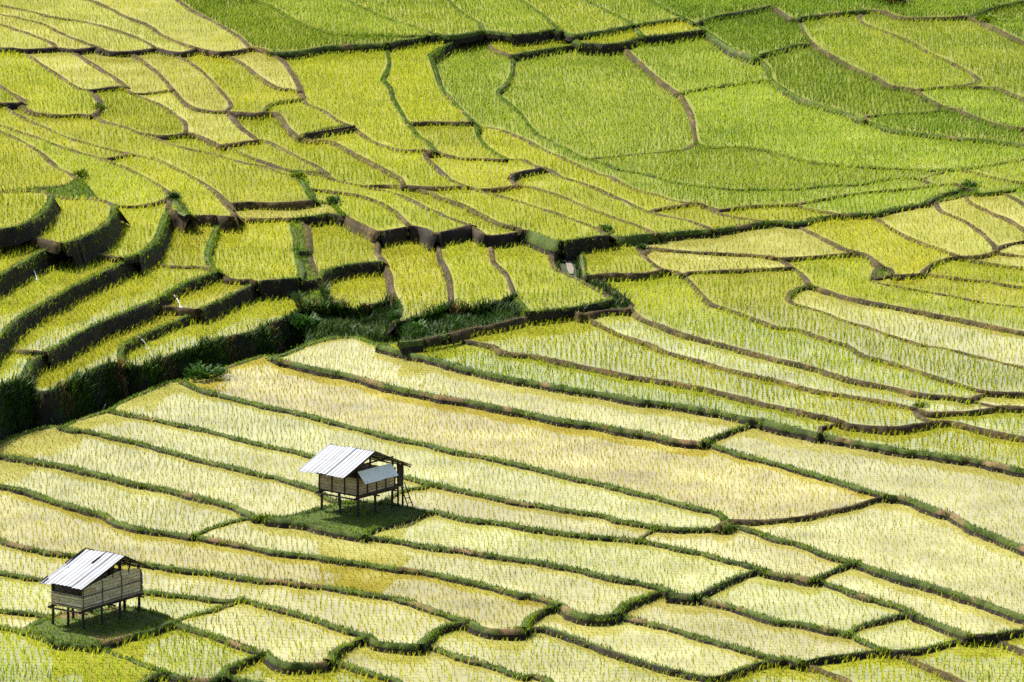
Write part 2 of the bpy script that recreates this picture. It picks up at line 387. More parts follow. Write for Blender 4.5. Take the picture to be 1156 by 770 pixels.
TABLE=[
# top left strips
(104,13,'palelime','pale yellow strip paddy in the top left corner, upper one of the curving strips'),
(120,44,'palelime','pale strip paddy below the uppermost strip at the top left, tapering to the right'),
(64,44,'palelime','narrow pale strip at the top left edge with a dark bank at its lower end'),
(12,42,'palelime','lowest and smallest of the fanned pale strips at the top left edge'),
(200,23,'palelime','widest pale yellow paddy at the top left, bordering the deep green one'),
(284,26,'deep','deep green paddy tapering to a point, right beside the wide pale one at the top'),
(387,19,'green','green wedge paddy at the top edge tapering to a sharp right tip'),
(503,20,'green','green paddy at the top edge above the dark bank that bends down to the left'),
(581,19,'green','green paddy at the top edge, right of the short notch in its bund'),
(650,19,'green','green parallelogram paddy at the top edge above the narrow pale strip'),
(700,39,'lime','tiny pale strip paddy, middle one of the small row below the top edge'),
(758,29,'lime','tiny pale strip paddy, right end of the small row below the top edge'),
(578,50,'lime','small pale strip paddy, left end of the small row above the largest green paddy'),
(716,14,'green','small green paddy touching the top edge beside the long slanting grassy bund'),
(784,13,'deep','long green paddy running along the top right edge under the dark corner'),
(1144,12,'deep','dark green shaded paddy in the top right corner under a dark bank'),
# second rank, left
(36,95,'lime','rounded lime paddy at the left edge with a green knob at its right end'),
(85,79,'palelime','pale lime paddy with a straight dark bank along its lower edge, left of its twin'),
(150,83,'palelime','pale paddy ending in a thin dark bank, between two slanting brown bunds at upper left'),
(216,95,'palelime','long pale paddy curving down to a small dark knob at its lower right'),
(274,98,'lime','lime paddy left of the small leaf shaped one, below the wide pale paddy'),
(304,76,'palelime','small leaf shaped lime paddy beside the big square lime one'),
(392,96,'lime','big square lime paddy at the upper left with a straight dark green top edge'),
(463,91,'lime','tall lime paddy between two winding ridges, reaching up along a thin pale strip'),
(534,83,'green','green paddy that winds down as a long narrow tail under the largest paddies'),
(340,134,'lime','small lime paddy resting on the long straight black bank'),
(8,108,'lime','tiny sliver paddy on the left edge beside a dark wedge of bank'),
(141,120,'lime','lime paddy ending at the round dark hollow in its bund'),
(250,144,'palelime','pale curved paddy right of the round dark hollow'),
(303,172,'lime','slim lime paddy tapering to the right below a dotted bund'),
(376,180,'lime','long lime paddy beginning under a dotted bund and sweeping below the black bank'),
(464,198,'lime','lime paddy just under the straight black bank, sweeping down to the right'),
(521,157,'lime','small lime paddy under a thin dotted straight bund in the upper middle'),
(572,164,'lime','narrow lime paddy curling along the outer side of the long winding tail paddy'),
(544,196,'lime','lime paddy in the upper middle with a curled bund at its right end'),
# long strips mid left
(256,204,'lime','very long lime strip paddy crossing the upper left from the edge to a green knob'),
(11,134,'lime','thin tapering strip paddy at the left edge between two brown bunds'),
(126,206,'lime','broad lime paddy sweeping down from the left edge above the curved banks'),
(26,186,'lime','lime paddy at the left edge ending at a grassy knob'),
(216,220,'lime','lime paddy with a pointed dark upper tip, sweeping down to the row of column paddies'),
(280,237,'palelime','flat narrow pale paddy lying directly above the squarish column paddies'),
(462,238,'lime','long slim lime paddy ending above the two tall column paddies'),
(422,242,'lime','curved pale lime paddy just right of the grassy knob, above the squarish paddies'),
(546,254,'lime','slim lime paddy ending above the third tall column paddy'),
(684,254,'lime','lime paddy ending in a dark green bank above the little stream channel'),
(740,250,'lime','slim lime strip running down to the long grassy boundary bund from the curled bund'),
(792,242,'lime','small lime paddy lying against the middle of the long grassy boundary bund'),
# the big green ones
(662,114,'green','largest green paddy at the top centre with a rounded left side'),
(767,70,'green','green paddy with a slanting left bund, right of the largest one'),
(870,130,'green','very long green paddy stretching from the top centre out to the right edge'),
(831,189,'green','long low green paddy directly under the largest one'),
(853,37,'deep','deep green paddy near the top right with dark banks above and below'),
(915,81,'deep','deep green slanting paddy below another deep green one, banked dark at its top'),
(962,44,'green','green slanting paddy with a pale ridge along its right side, top right'),
(1114,62,'green','big green paddy at the top right beyond a pale hooked ridge'),
(1127,119,'green','green paddy at the right edge under the tip of the pale hooked ridge'),
(1065,136,'deep','long thin deep green paddy tapering left, at the upper right edge'),
(1144,192,'green','small green wedge at the right edge below the very long green paddy'),
(1104,206,'green','narrow green paddy at the right, just above the dark tufted bank'),
(984,228,'green','green strip paddy pointing at the dark tufted bank, above the long boundary bund'),
(898,240,'lime','small lens shaped lime paddy on the upper side of the long boundary bund'),
(1150,218,'green','tiny corner of a paddy at the right edge above the boundary bund'),
# right middle fan
(880,270,'palelime','pale paddy along the lower side of the boundary bund, between two slanting bunds'),
(986,266,'lime','pale lime paddy curving down to the small dark knob on the right'),
(1052,252,'palelime','oval pale yellow paddy beneath the boundary bund on the right'),
(1125,260,'palelime','pale yellow paddy right of the oval one, ending at a forked ridge'),
(1139,234,'palelime','pale paddy at the right edge just under the boundary bund'),
(1148,280,'pale','small almost white paddy at the right edge beside the forked ridge'),
(1124,290,'palelime','thin pale strip at the right edge under the almost white paddy'),
(1083,301,'lime','lime strip with a dark curved bank at its left end, right side'),
(1118,330,'lime','lime strip beginning at the small dark knob and running to the right edge'),
(960,310,'lime','lime paddy that bends round the small dark knob and runs on to the right edge'),
(1128,388,'palelime','long pale tongue shaped paddy with a dark rounded left end'),
(860,332,'lime','lime paddy that wraps around the left end of the long pale tongue'),
(706,288,'lime','small lime paddy just right of the little stream channel'),
(771,296,'palelime','narrow pale paddy in the middle between two dotted bunds'),
(764,340,'lime','long lime paddy sweeping from the stream channel down to the right'),
(711,364,'palelime','long thin pale paddy starting in a point below the stream channel'),
(647,380,'lime','long lime paddy with an arched upper edge, below the stream channel'),
(553,404,'lime','slender lime paddy along the upper side of the straight green bund'),
(1126,450,'palelime','small pale paddy at the right edge in the fork of two bunds'),
(1139,474,'lime','small pale lime paddy at the right edge below a green bush on the bund'),
(1078,495,'lime','lime paddy just above the thick straight green bund at the right edge'),
# bowl of high banks, left
(20,234,'lime','rounded paddy at the left edge, uppermost of those inside the high dark banks'),
(68,248,'lime','paddy with a curved dark bank, second from the left in the curved row'),
(140,261,'lime','paddy cupped by a dark curved bank, third in the curved row'),
(206,270,'lime','upright paddy with a bright green right rim, left of the squarish one'),
(290,282,'lime','squarish paddy with a white water line down its right side'),
(378,271,'lime','squarish paddy right of the overgrown strip, dark bank along its foot'),
(400,322,'lime','small low paddy under another squarish one, beside the gully'),
(462,290,'lime','tall column paddy, left one of the three beside the gully'),
(540,314,'lime','tall column paddy, middle one of the three beside the gully'),
(590,295,'lime','broad right column paddy running to a point below the stream channel'),
(19,280,'lime','small stepped paddy at the left edge under the curved row'),
(34,320,'lime','long stepped paddy under the uppermost high bank, left side'),
(154,316,'lime','longest stepped paddy between two high dark banks on the left'),
(226,330,'lime','small stepped paddy shaped like a leaf, with a white trickle at its left end'),
(116,386,'lime','stepped paddy that narrows upward and ends in a round foot at the gully'),
(288,345,'lime','lowest stepped paddy, lying right along the top of the gully'),
(16,410,'lime','small lime paddy at the left edge below the high banks'),
# lower block
(404,402,'pale','cream paddy along the straight green bund with a golden shaded left corner'),
(821,546,'gold','longest golden paddy, starting at the gully and widening to the right'),
(205,454,'pale','long cream paddy passing just behind the roof of the laddered hut'),
(387,544,'pale','cream paddy directly behind and left of the laddered hut'),
(290,558,'pale','cream paddy, golden left tip at the gully, reaching the mound of the laddered hut'),
(157,570,'pale','dull cream paddy at the left edge ending where two bunds meet'),
(34,586,'gold','long golden stubble paddy running from the left edge above the bamboo hut'),
(1116,560,'pale','big cream paddy at the right edge below the thick straight green bund'),
(1026,606,'pale','big pale paddy reaching the right edge, beneath the golden tip'),
(514,566,'pale','narrow pale paddy right behind the ladder of the hut'),
(848,617,'pale','pale paddy in the lower middle with a short brown bund at its left tip'),
(1094,694,'pale','long pale strip at the lower right edge with patches of bare brown bund'),
(657,667,'pale','bright pale paddy holding the golden reflection of the laddered hut'),
(762,643,'pale','long pale paddy starting at the right corner of the hut mound'),
(878,673,'pale','diamond shaped pale paddy between two short dark banks at the lower right'),
(814,702,'pale','pale paddy with a short dark bank at its left end, lower right of centre'),
(750,730,'pale','pale paddy above the thick green bund that curves along the bottom'),
(1024,713,'pale','small pale paddy tucked into the bend of the thick green bund'),
(994,752,'lime','lime paddy at the bottom right under the thick green bund'),
(1098,743,'lime','lime paddy in the bottom right corner'),
(1146,720,'lime','sliver of lime paddy at the right edge near the bottom right corner'),
(880,757,'lime','small lime paddy at the bottom edge, right of where the green bund dips'),
(623,740,'palelime','yellow green paddy at the bottom centre beneath the curving thick green bund'),
(430,698,'palelime','long yellow green paddy passing behind the bamboo hut to a dark curved bank'),
(41,672,'palelime','yellow green paddy behind the posts of the bamboo hut'),
(318,716,'palelime','yellow green paddy right of the bamboo hut, with a dark bank at its right end'),
(458,748,'palelime','yellow green paddy at the bottom, right of a dark curved bank'),
(196,731,'lime','lime paddy in front of the bamboo hut mound, on its right'),
(26,701,'palelime','small narrow paddy at the left edge beside the bamboo hut mound'),
(29,741,'lime','lime paddy in the bottom left corner mirroring the bamboo hut'),
(298,753,'lime','small lime paddy at the bottom edge with a grassy bank on its left'),
(184,764,'lime','tiny lime paddy cut by the bottom edge in front of the bamboo hut'),
]
MOUNDS={0:'grassy mound in the water under the laddered hut',1:'grassy mound in the water under the bamboo hut'}

import bpy, bmesh, math, random
from mathutils import Vector, Matrix
R=math.radians
rng=np.random.RandomState(11); random.seed(5)
scene=bpy.context.scene
COL=scene.collection
# ------------------------------------------------------------------ camera
FPX=6422.0; PITCH=R(11.3); CZ=62.0
cam_d=bpy.data.cameras.new('camera'); cam=bpy.data.objects.new('camera',cam_d); COL.objects.link(cam)
cam_d.sensor_width=36; cam_d.lens=FPX*36/1156; cam_d.clip_start=1; cam_d.clip_end=6000
cam.location=(0,0,CZ); cam.rotation_euler=(math.pi/2-PITCH,0,0); scene.camera=cam
CP,SP=math.cos(PITCH),math.sin(PITCH)
def ray(p):
    p=np.atleast_2d(np.asarray(p,float))
    a=(p[:,0]-578)/FPX; b=(p[:,1]-385)/FPX
    return np.stack([a,CP-b*SP,-SP-b*CP],1)
def unproj(p,z):
    d=ray(p); t=(np.asarray(z,float)-CZ)/d[:,2]
    return np.stack([d[:,0]*t,d[:,1]*t,np.zeros(len(d))+z],1)
def proj(P):
    P=np.atleast_2d(P); y=P[:,1]; z=P[:,2]-CZ
    dep=y*CP-z*SP; v=-(z*CP+y*SP)
    return np.stack([578+FPX*P[:,0]/dep,385+FPX*v/dep],1)
def pxm(p,z):            # pixels per metre there
    d=ray(p); t=(np.asarray(z,float)-CZ)/d[:,2]
    return FPX/t
# ------------------------------------------------------------------ helpers
def tag(o,label=None,cat=None,group=None,kind=None):
    if label: o['label']=label
    if cat: o['category']=cat
    if group: o['group']=group
    if kind: o['kind']=kind
    return o
def link(name,me,mats,parent=None):
    o=bpy.data.objects.new(name,me); COL.objects.link(o)
    for m in (mats if isinstance(mats,(list,tuple)) else [mats]): me.materials.append(m)
    if parent: o.parent=parent
    return o
def empty(name,loc):
    o=bpy.data.objects.new(name,None); COL.objects.link(o); o.location=loc; o.empty_display_size=.3
    return o
def np_mesh(name,V,loops,starts,totals,mat_idx=None,smooth=False):
    me=bpy.data.meshes.new(name)
    me.vertices.add(len(V)); me.vertices.foreach_set('co',np.asarray(V,np.float32).ravel())
    me.loops.add(len(loops)); me.loops.foreach_set('vertex_index',np.asarray(loops,np.int32))
    me.polygons.add(len(starts)); me.polygons.foreach_set('loop_start',np.asarray(starts,np.int32))
    if mat_idx is not None: me.polygons.foreach_set('material_index',np.asarray(mat_idx,np.int32))
    if smooth: me.polygons.foreach_set('use_smooth',np.ones(len(starts),bool))
    me.update(calc_edges=True); me.validate(); return me
def blades(name,P,h,w,az,lean,bend,origin):
    """grass blades: a bent tapering strip of a quad and a tip triangle each"""
    n=len(P); P=P-np.asarray(origin)
    dx,dy=np.cos(az),np.sin(az)          # lean direction
    wx,wy=-dy,dx
    V=np.zeros((n,5,3),np.float32)
    hw=w*.5
    for k,(t,f) in enumerate(((0,1),(.55,.85))):
        off=h*(lean*t+bend*t*t); z=h*t
        for s,c in ((-1,0),(1,1)):
            V[:,2*k+c,0]=P[:,0]+dx*off+wx*hw*f*s
            V[:,2*k+c,1]=P[:,1]+dy*off+wy*hw*f*s
            V[:,2*k+c,2]=P[:,2]+z
    V[:,4,0]=P[:,0]+dx*h*(lean+bend); V[:,4,1]=P[:,1]+dy*h*(lean+bend); V[:,4,2]=P[:,2]+h*(1-.35*bend)
    b=(np.arange(n)*5)[:,None]
    loops=(b+np.array([0,1,3,2,2,3,4])).ravel()
    starts=((np.arange(n)*7)[:,None]+np.array([0,4])).ravel()
    return np_mesh(name,V.reshape(-1,3),loops,starts,None)
# ------------------------------------------------------------------ materials
def new_mat(name):
    m=bpy.data.materials.new(name); m.use_nodes=True
    nt=m.node_tree; nt.nodes.clear(); return m,nt
def N_(nt,t,**k):
    n=nt.nodes.new(t)
    for a,b in k.items(): setattr(n,a,b)
    return n
def ramp(nt,stops):
    r=N_(nt,'ShaderNodeValToRGB'); e=r.color_ramp.elements
    while len(e)<len(stops): e.new(.5)
    for s,(p,c) in zip(e,stops): s.position=p; s.color=(*c,1)
    return r
def noise(nt,scale,detail=3,coord='Object',rough=.55):
    tc=N_(nt,'ShaderNodeNewGeometry') if coord=='World' else N_(nt,'ShaderNodeTexCoord')
    n=N_(nt,'ShaderNodeTexNoise'); n.inputs['Scale'].default_value=scale; n.inputs['Detail'].default_value=detail; n.inputs['Roughness'].default_value=rough
    nt.links.new(tc.outputs['Position' if coord=='World' else coord],n.inputs['Vector']); return n
def vary(nt,col,amt,seed=1.0):
    """each field a little different: brightness and hue shifted by the object's own random number"""
    oi=N_(nt,'ShaderNodeObjectInfo'); hs=N_(nt,'ShaderNodeHueSaturation'); mr=N_(nt,'ShaderNodeMapRange'); mh=N_(nt,'ShaderNodeMapRange')
    nt.links.new(oi.outputs['Random'],mr.inputs['Value']); mr.inputs['To Min'].default_value=1-amt; mr.inputs['To Max'].default_value=1+amt
    fr=N_(nt,'ShaderNodeMath',operation='MULTIPLY'); fr.inputs[1].default_value=7.31; f2=N_(nt,'ShaderNodeMath',operation='FRACT')
    nt.links.new(oi.outputs['Random'],fr.inputs[0]); nt.links.new(fr.outputs[0],f2.inputs[0]); nt.links.new(f2.outputs[0],mh.inputs['Value'])
    mh.inputs['To Min'].default_value=.5-.012*seed; mh.inputs['To Max'].default_value=.5+.012*seed
    nt.links.new(mr.outputs[0],hs.inputs['Value']); nt.links.new(mh.outputs[0],hs.inputs['Hue']); nt.links.new(col,hs.inputs['Color']); return hs.outputs[0]
def leaf_mat(name,c0,c1,c2,trans=.45,patch=.12):
    """foliage: diffuse and translucent, colour varied from blade to blade and in wide patches"""
    m,nt=new_mat(name); L=nt.links
    g=N_(nt,'ShaderNodeNewGeometry'); n=noise(nt,patch,2,'World')
    ad=N_(nt,'ShaderNodeMath',operation='MULTIPLY_ADD'); L.new(n.outputs['Fac'],ad.inputs[0]); ad.inputs[1].default_value=1.3
    mu=N_(nt,'ShaderNodeMath',operation='MULTIPLY_ADD'); L.new(g.outputs['Random Per Island'],mu.inputs[0]); mu.inputs[1].default_value=.6; mu.inputs[2].default_value=-.45
    L.new(mu.outputs[0],ad.inputs[2])
    r=ramp(nt,[(.1,c0),(.45,c1),(.9,c2)]); L.new(ad.outputs[0],r.inputs[0])
    d=N_(nt,'ShaderNodeBsdfPrincipled'); d.inputs['Roughness'].default_value=.5; d.inputs['Specular IOR Level'].default_value=.12
    t=N_(nt,'ShaderNodeBsdfTranslucent'); mx=N_(nt,'ShaderNodeMixShader'); mx.inputs[0].default_value=trans
    o=N_(nt,'ShaderNodeOutputMaterial')
    cc=vary(nt,r.outputs[0],.13); L.new(cc,d.inputs['Base Color']); L.new(cc,t.inputs['Color'])
    L.new(d.outputs[0],mx.inputs[1]); L.new(t.outputs[0],mx.inputs[2]); L.new(mx.outputs[0],o.inputs[0]); return m
def rough_mat(name,stops,scale=3,bump=.3,rough=.9,detail=6,coord='World',metal=0,spec=.3):
    m,nt=new_mat(name); L=nt.links
    n=noise(nt,scale,detail,coord); n2=noise(nt,scale*.13,2,coord)
    mx=N_(nt,'ShaderNodeMath',operation='MULTIPLY_ADD'); L.new(n2.outputs['Fac'],mx.inputs[0]); mx.inputs[1].default_value=.8
    s=N_(nt,'ShaderNodeMath',operation='MULTIPLY_ADD'); L.new(n.outputs['Fac'],s.inputs[0]); s.inputs[1].default_value=.8; s.inputs[2].default_value=-.3
    L.new(s.outputs[0],mx.inputs[2])
    r=ramp(nt,stops); L.new(mx.outputs[0],r.inputs[0])
    d=N_(nt,'ShaderNodeBsdfPrincipled'); d.inputs['Roughness'].default_value=rough; d.inputs['Metallic'].default_value=metal; d.inputs['Specular IOR Level'].default_value=spec
    L.new(r.outputs[0],d.inputs['Base Color'])
    if bump:
        b=N_(nt,'ShaderNodeBump'); b.inputs['Strength'].default_value=bump; b.inputs['Distance'].default_value=.1
        L.new(n.outputs['Fac'],b.inputs['Height']); L.new(b.outputs[0],d.inputs['Normal'])
    o=N_(nt,'ShaderNodeOutputMaterial'); L.new(d.outputs[0],o.inputs[0]); return m
def water_mat(name,c0,c1,c2):
    m,nt=new_mat(name); L=nt.links
    n=noise(nt,.35,5,'World',.6); r=ramp(nt,[(.3,c0),(.52,c1),(.72,c2)]); L.new(n.outputs['Fac'],r.inputs[0])
    d=N_(nt,'ShaderNodeBsdfPrincipled'); d.inputs['Roughness'].default_value=.04; d.inputs['IOR'].default_value=1.33
    L.new(vary(nt,r.outputs[0],.08),d.inputs['Base Color'])
    w=noise(nt,2.2,3,'World'); b=N_(nt,'ShaderNodeBump'); b.inputs['Strength'].default_value=.018; b.inputs['Distance'].default_value=.04
    L.new(w.outputs['Fac'],b.inputs['Height']); L.new(b.outputs[0],d.inputs['Normal'])
    o=N_(nt,'ShaderNodeOutputMaterial'); L.new(d.outputs[0],o.inputs[0]); return m
M={}
M['rice_pale']=leaf_mat('young_rice_pale',(.15,.19,.025),(.35,.375,.055),(.53,.52,.12))
M['rice_gold']=leaf_mat('young_rice_gold',(.22,.20,.012),(.39,.37,.025),(.52,.50,.06))
M['rice_lime']=leaf_mat('young_rice_lime',(.15,.21,.008),(.34,.40,.012),(.50,.50,.03))
M['rice_green']=leaf_mat('young_rice_green',(.13,.20,.008),(.26,.35,.014),(.42,.47,.05))
M['rice_deep']=leaf_mat('young_rice_deep_green',(.07,.13,.008),(.15,.24,.012),(.27,.34,.03))
M['grass']=leaf_mat('bund_grass',(.035,.075,.002),(.095,.175,.004),(.22,.30,.012),.5,.4)
M['dry_grass']=leaf_mat('dry_bund_grass',(.10,.11,.02),(.2,.17,.04),(.30,.22,.08),.3,.4)
M['gully_grass']=leaf_mat('gully_grass',(.012,.03,.004),(.025,.062,.006),(.055,.115,.01),.25,.4)  # blades darkened so the gully's shade sits in their colour
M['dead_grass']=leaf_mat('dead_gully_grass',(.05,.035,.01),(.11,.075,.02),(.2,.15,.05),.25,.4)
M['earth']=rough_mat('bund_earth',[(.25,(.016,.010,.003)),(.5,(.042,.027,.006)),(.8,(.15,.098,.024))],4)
M['shaded_earth']=rough_mat('shaded_bank_earth',[(.25,(.006,.004,.002)),(.5,(.014,.009,.004)),(.8,(.045,.027,.011))],3,.5)  # darker copy of the bund earth: shade of the sunless faces put into the colour
def turf_mat():
    m=rough_mat('bund_turf',[(.25,(.02,.035,.003)),(.5,(.045,.07,.004)),(.8,(.085,.12,.01))],5); nt=m.node_tree; L=nt.links
    d=[n for n in nt.nodes if n.type=='BSDF_PRINCIPLED'][0]; src=d.inputs['Base Color'].links[0].from_socket
    n=noise(nt,.33,4,'World',.6); r=ramp(nt,[(.57,(0,0,0)),(.65,(1,1,1))]); L.new(n.outputs['Fac'],r.inputs[0])
    mx=N_(nt,'ShaderNodeMixRGB'); L.new(r.outputs[0],mx.inputs[0]); L.new(src,mx.inputs[1]); mx.inputs[2].default_value=(.17,.105,.045,1); L.new(mx.outputs[0],d.inputs['Base Color']); return m
M['turf']=turf_mat()
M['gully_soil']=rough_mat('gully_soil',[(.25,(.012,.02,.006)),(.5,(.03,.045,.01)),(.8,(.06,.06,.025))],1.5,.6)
M['hill']=rough_mat('hill_soil',[(.25,(.06,.09,.012)),(.5,(.13,.16,.025)),(.8,(.22,.23,.05))],.6,.2)
M['water_pale']=water_mat('paddy_water_pale',(.20,.18,.035),(.28,.26,.07),(.36,.345,.12))
M['water_gold']=water_mat('paddy_water_gold',(.16,.13,.018),(.26,.225,.04),(.36,.33,.09))
M['water_lime']=water_mat('paddy_water_lime',(.15,.15,.015),(.21,.21,.025),(.29,.28,.055))
M['water_green']=water_mat('paddy_water_green',(.12,.15,.03),(.18,.2,.04),(.26,.26,.08))
M['stream']=water_mat('stream_water',(.2,.18,.14),(.3,.27,.22),(.4,.36,.3))
# ------------------------------------------------------------------ terraces
G=build(LINES)
NODE,FACES,AREA,HE,EDG,LN=G['N'],G['faces'],G['area'],G['he'],G['E'],G['L']
NF=len(FACES)
cen=np.zeros((NF,2))
for i,f in enumerate(FACES):
    p=NODE[f]; x,y=p.T; x2,y2=np.roll(x,-1),np.roll(y,-1); c=x*y2-x2*y
    s=c.sum() or 1; cen[i]=(((x+x2)*c).sum()/(3*s),((y+y2)*c).sum()/(3*s))
outer=int(np.argmin(AREA))
def face_at(x,y):
    for i in range(NF):
        if i!=outer and AREA[i]>0 and inpoly((x,y),NODE[FACES[i]]): return i
    return None
KIND={}
for (x,y,k) in SPECIAL:
    f=face_at(x,y)
    if f is not None: KIND[f]=k
for i in range(NF):
    if i!=outer and i not in KIND: KIND[i]='patch' if AREA[i]<170 else 'paddy'
SLOPE=.055
def plane_z(p):
    d=ray(p); t=(-CZ-SLOPE*268+0)/(d[:,2]-SLOPE*d[:,1]); return SLOPE*(d[:,1]*t-268)
rows=[];rhs=[]
zi=plane_z(cen)
step={}
for (a,b),t in EDG.items():
    f1=HE[(a,b)]; f2=HE[(b,a)]
    if outer in (f1,f2) or f1==f2: continue
    st,h,fl,_=LN[t]
    if st=='x': continue
    d=NODE[b]-NODE[a]; n=np.array([-d[1],d[0]]); ln=np.hypot(*d)
    upv=np.array([-1,-.15]) if 'f' in fl else np.array([-.45,-1.])
    if 'r' in fl: upv=-upv
    u,l=(f1,f2) if n@upv>0 else (f2,f1)
    mid=(NODE[a]+NODE[b])/2
    hm=(.85 if st=='b' or h>=8 else .72)*h/float(pxm(mid,plane_z(mid[None]))[0])/math.cos(R(11))
    wt=1.0
    if 'n' in fl:
        hm=.3
        if KIND[f1]=='gully' and KIND[f2]=='gully': hm=.2
        elif 'gully' in (KIND[f1],KIND[f2]):
            u,l=(f1,f2) if KIND[f2]=='gully' else (f2,f1); hm=.7
        elif 'mound' in (KIND[f1],KIND[f2]): pass
    if 'mound' in (KIND[f1],KIND[f2]):
        u,l=(f1,f2) if KIND[f1]=='mound' else (f2,f1); hm=.16; wt=.5
    if 'n' not in fl: wt*=max(1,h/5)*((3 if h>2 else 12) if 'w' in fl else 1)
    rows.append((u,l,ln*wt)); rhs.append(hm)
Am=np.zeros((NF,NF)); bm_=np.zeros(NF)
for (u,l,w),hm in zip(rows,rhs):
    Am[u,u]+=w;Am[l,l]+=w;Am[u,l]-=w;Am[l,u]-=w;bm_[u]+=w*hm;bm_[l]-=w*hm
for i in range(NF):
    lam=.010*math.sqrt(abs(AREA[i])+1)+1e-3
    Am[i,i]+=lam; bm_[i]+=lam*zi[i]
Z=np.linalg.solve(Am,bm_)
hut_px=(400,582)
Z-=0
# chains of edges between the same two faces
ech={}
for (a,b),t in EDG.items():
    f1=HE[(a,b)]; f2=HE[(b,a)]
    if outer in (f1,f2) or f1==f2 or LN[t][0]=='x': continue
    ech.setdefault((min(f1,f2),max(f1,f2),t),[]).append((a,b))
CH=[]
for (f1,f2,t),es in ech.items():
    nb={}
    for a,b in es: nb.setdefault(a,[]).append(b); nb.setdefault(b,[]).append(a)
    left={(min(e),max(e)) for e in es}
    while left:
        ends=[v for v in nb if len([1 for w in nb[v] if (min(v,w),max(v,w)) in left])==1]
        v=ends[0] if ends else next(iter(left))[0]
        path=[v]
        while True:
            nx=[w for w in nb[path[-1]] if (min(path[-1],w),max(path[-1],w)) in left]
            if not nx: break
            left.discard((min(path[-1],nx[0]),max(path[-1],nx[0]))); path.append(nx[0])
        if len(path)>1: CH.append((f1,f2,t,path))
print('faces',NF,'chains',len(CH),'z range',Z.min(),Z.max(),'neg steps',sum(1 for (u,l,w) in rows if Z[u]<Z[l]))
def cls_of(i):
    return CLS.get(i) or default_cls(cen[i])
def default_cls(c):
    x,y=c
    yb=np.interp(x,[0,120,210,320,400,590,800,1156],[500,478,430,405,381,428,463,530])
    if y>yb: return 'pale'
    return 'lime'
CLS={}; LAB={}
for (x,y,k,lab) in TABLE:
    f=face_at(x,y)
    if f is None: print('no face at',x,y); continue
    if f in LAB: print('twice',x,y,lab,'|',LAB[f])
    CLS[f]=k; LAB[f]=lab
ROOT={}; ORG={}
for i in range(NF):
    if i==outer: continue
    c=cen[i]; w=unproj(c,Z[i])[0]; ORG[i]=w
    k=KIND[i]
    if k=='paddy':
        if i in LAB:
            o=empty('rice_paddy',w); ROOT[i]=o; tag(o,LAB[i],'rice paddy','rice paddies on the terraced hillside')
        else:      # beyond the edges of the photograph: plain terraced ground
            o=empty('terrace_ground',w); ROOT[i]=o; tag(o,kind='structure')
    elif k=='mound':
        o=empty('grassy_mound',w); ROOT[i]=o; tag(o,MOUNDS[0 if c[0]>250 else 1],'mound')
WR={'pale':('water_pale','rice_pale'),'gold':('water_gold','rice_gold'),'lime':('water_lime','rice_lime'),'green':('water_green','rice_green'),'deep':('water_green','rice_deep'),
    'palelime':('water_pale','rice_lime')}
# blade height, tuft spacing across and in depth, blades per tuft, blade width
RICE={'pale':(.245,.24,.46,4,.026),'gold':(.22,.24,.46,4,.027),'palelime':(.30,.27,.52,4,.032),'lime':(.36,.27,.50,5,.036),'green':(.42,.29,.50,6,.040),'deep':(.46,.28,.46,7,.044)}
def poly_world(i): return unproj(NODE[FACES[i]],Z[i])
def dist_to_lines(P,A):
    B=np.roll(A,-1,0); best=np.full(len(P),1e9)
    for a,b in zip(A,B):
        d=b-a; L2=d@d+1e-12
        t=np.clip(((P-a)@d)/L2,0,1); q=P-a-t[:,None]*d
        best=np.minimum(best,(q*q).sum(1))
    return np.sqrt(best)
def inside(P,A):
    x,y=A.T; x2,y2=np.roll(x,-1),np.roll(y,-1)
    c=np.zeros(len(P),bool)
    for k in range(len(A)):
        if y[k]==y2[k]: continue
        m=(y[k]>P[:,1])!=(y2[k]>P[:,1])
        c^=m&(P[:,0]<(x2[k]-x[k])*(P[:,1]-y[k])/(y2[k]-y[k])+x[k])
    return c
def flat_poly(name,W,org,mat,parent,dz=0):
    from mathutils.geometry import tessellate_polygon
    pts=[Vector((p[0]-org[0],p[1]-org[1],p[2]-org[2]+dz)) for p in W]
    tris=tessellate_polygon([pts])
    tri=[]
    for a,b,c in tris:
        A,B,C=pts[a],pts[b],pts[c]
        cr=(B.x-A.x)*(C.y-A.y)-(B.y-A.y)*(C.x-A.x)
        if abs(cr)<1e-9: continue
        tri.append((a,b,c) if cr>0 else (a,c,b))
    me=bpy.data.meshes.new(name); me.from_pydata([tuple(p) for p in pts],[],tri); me.update()
    o=link(name,me,mat,parent); return o
NT=0
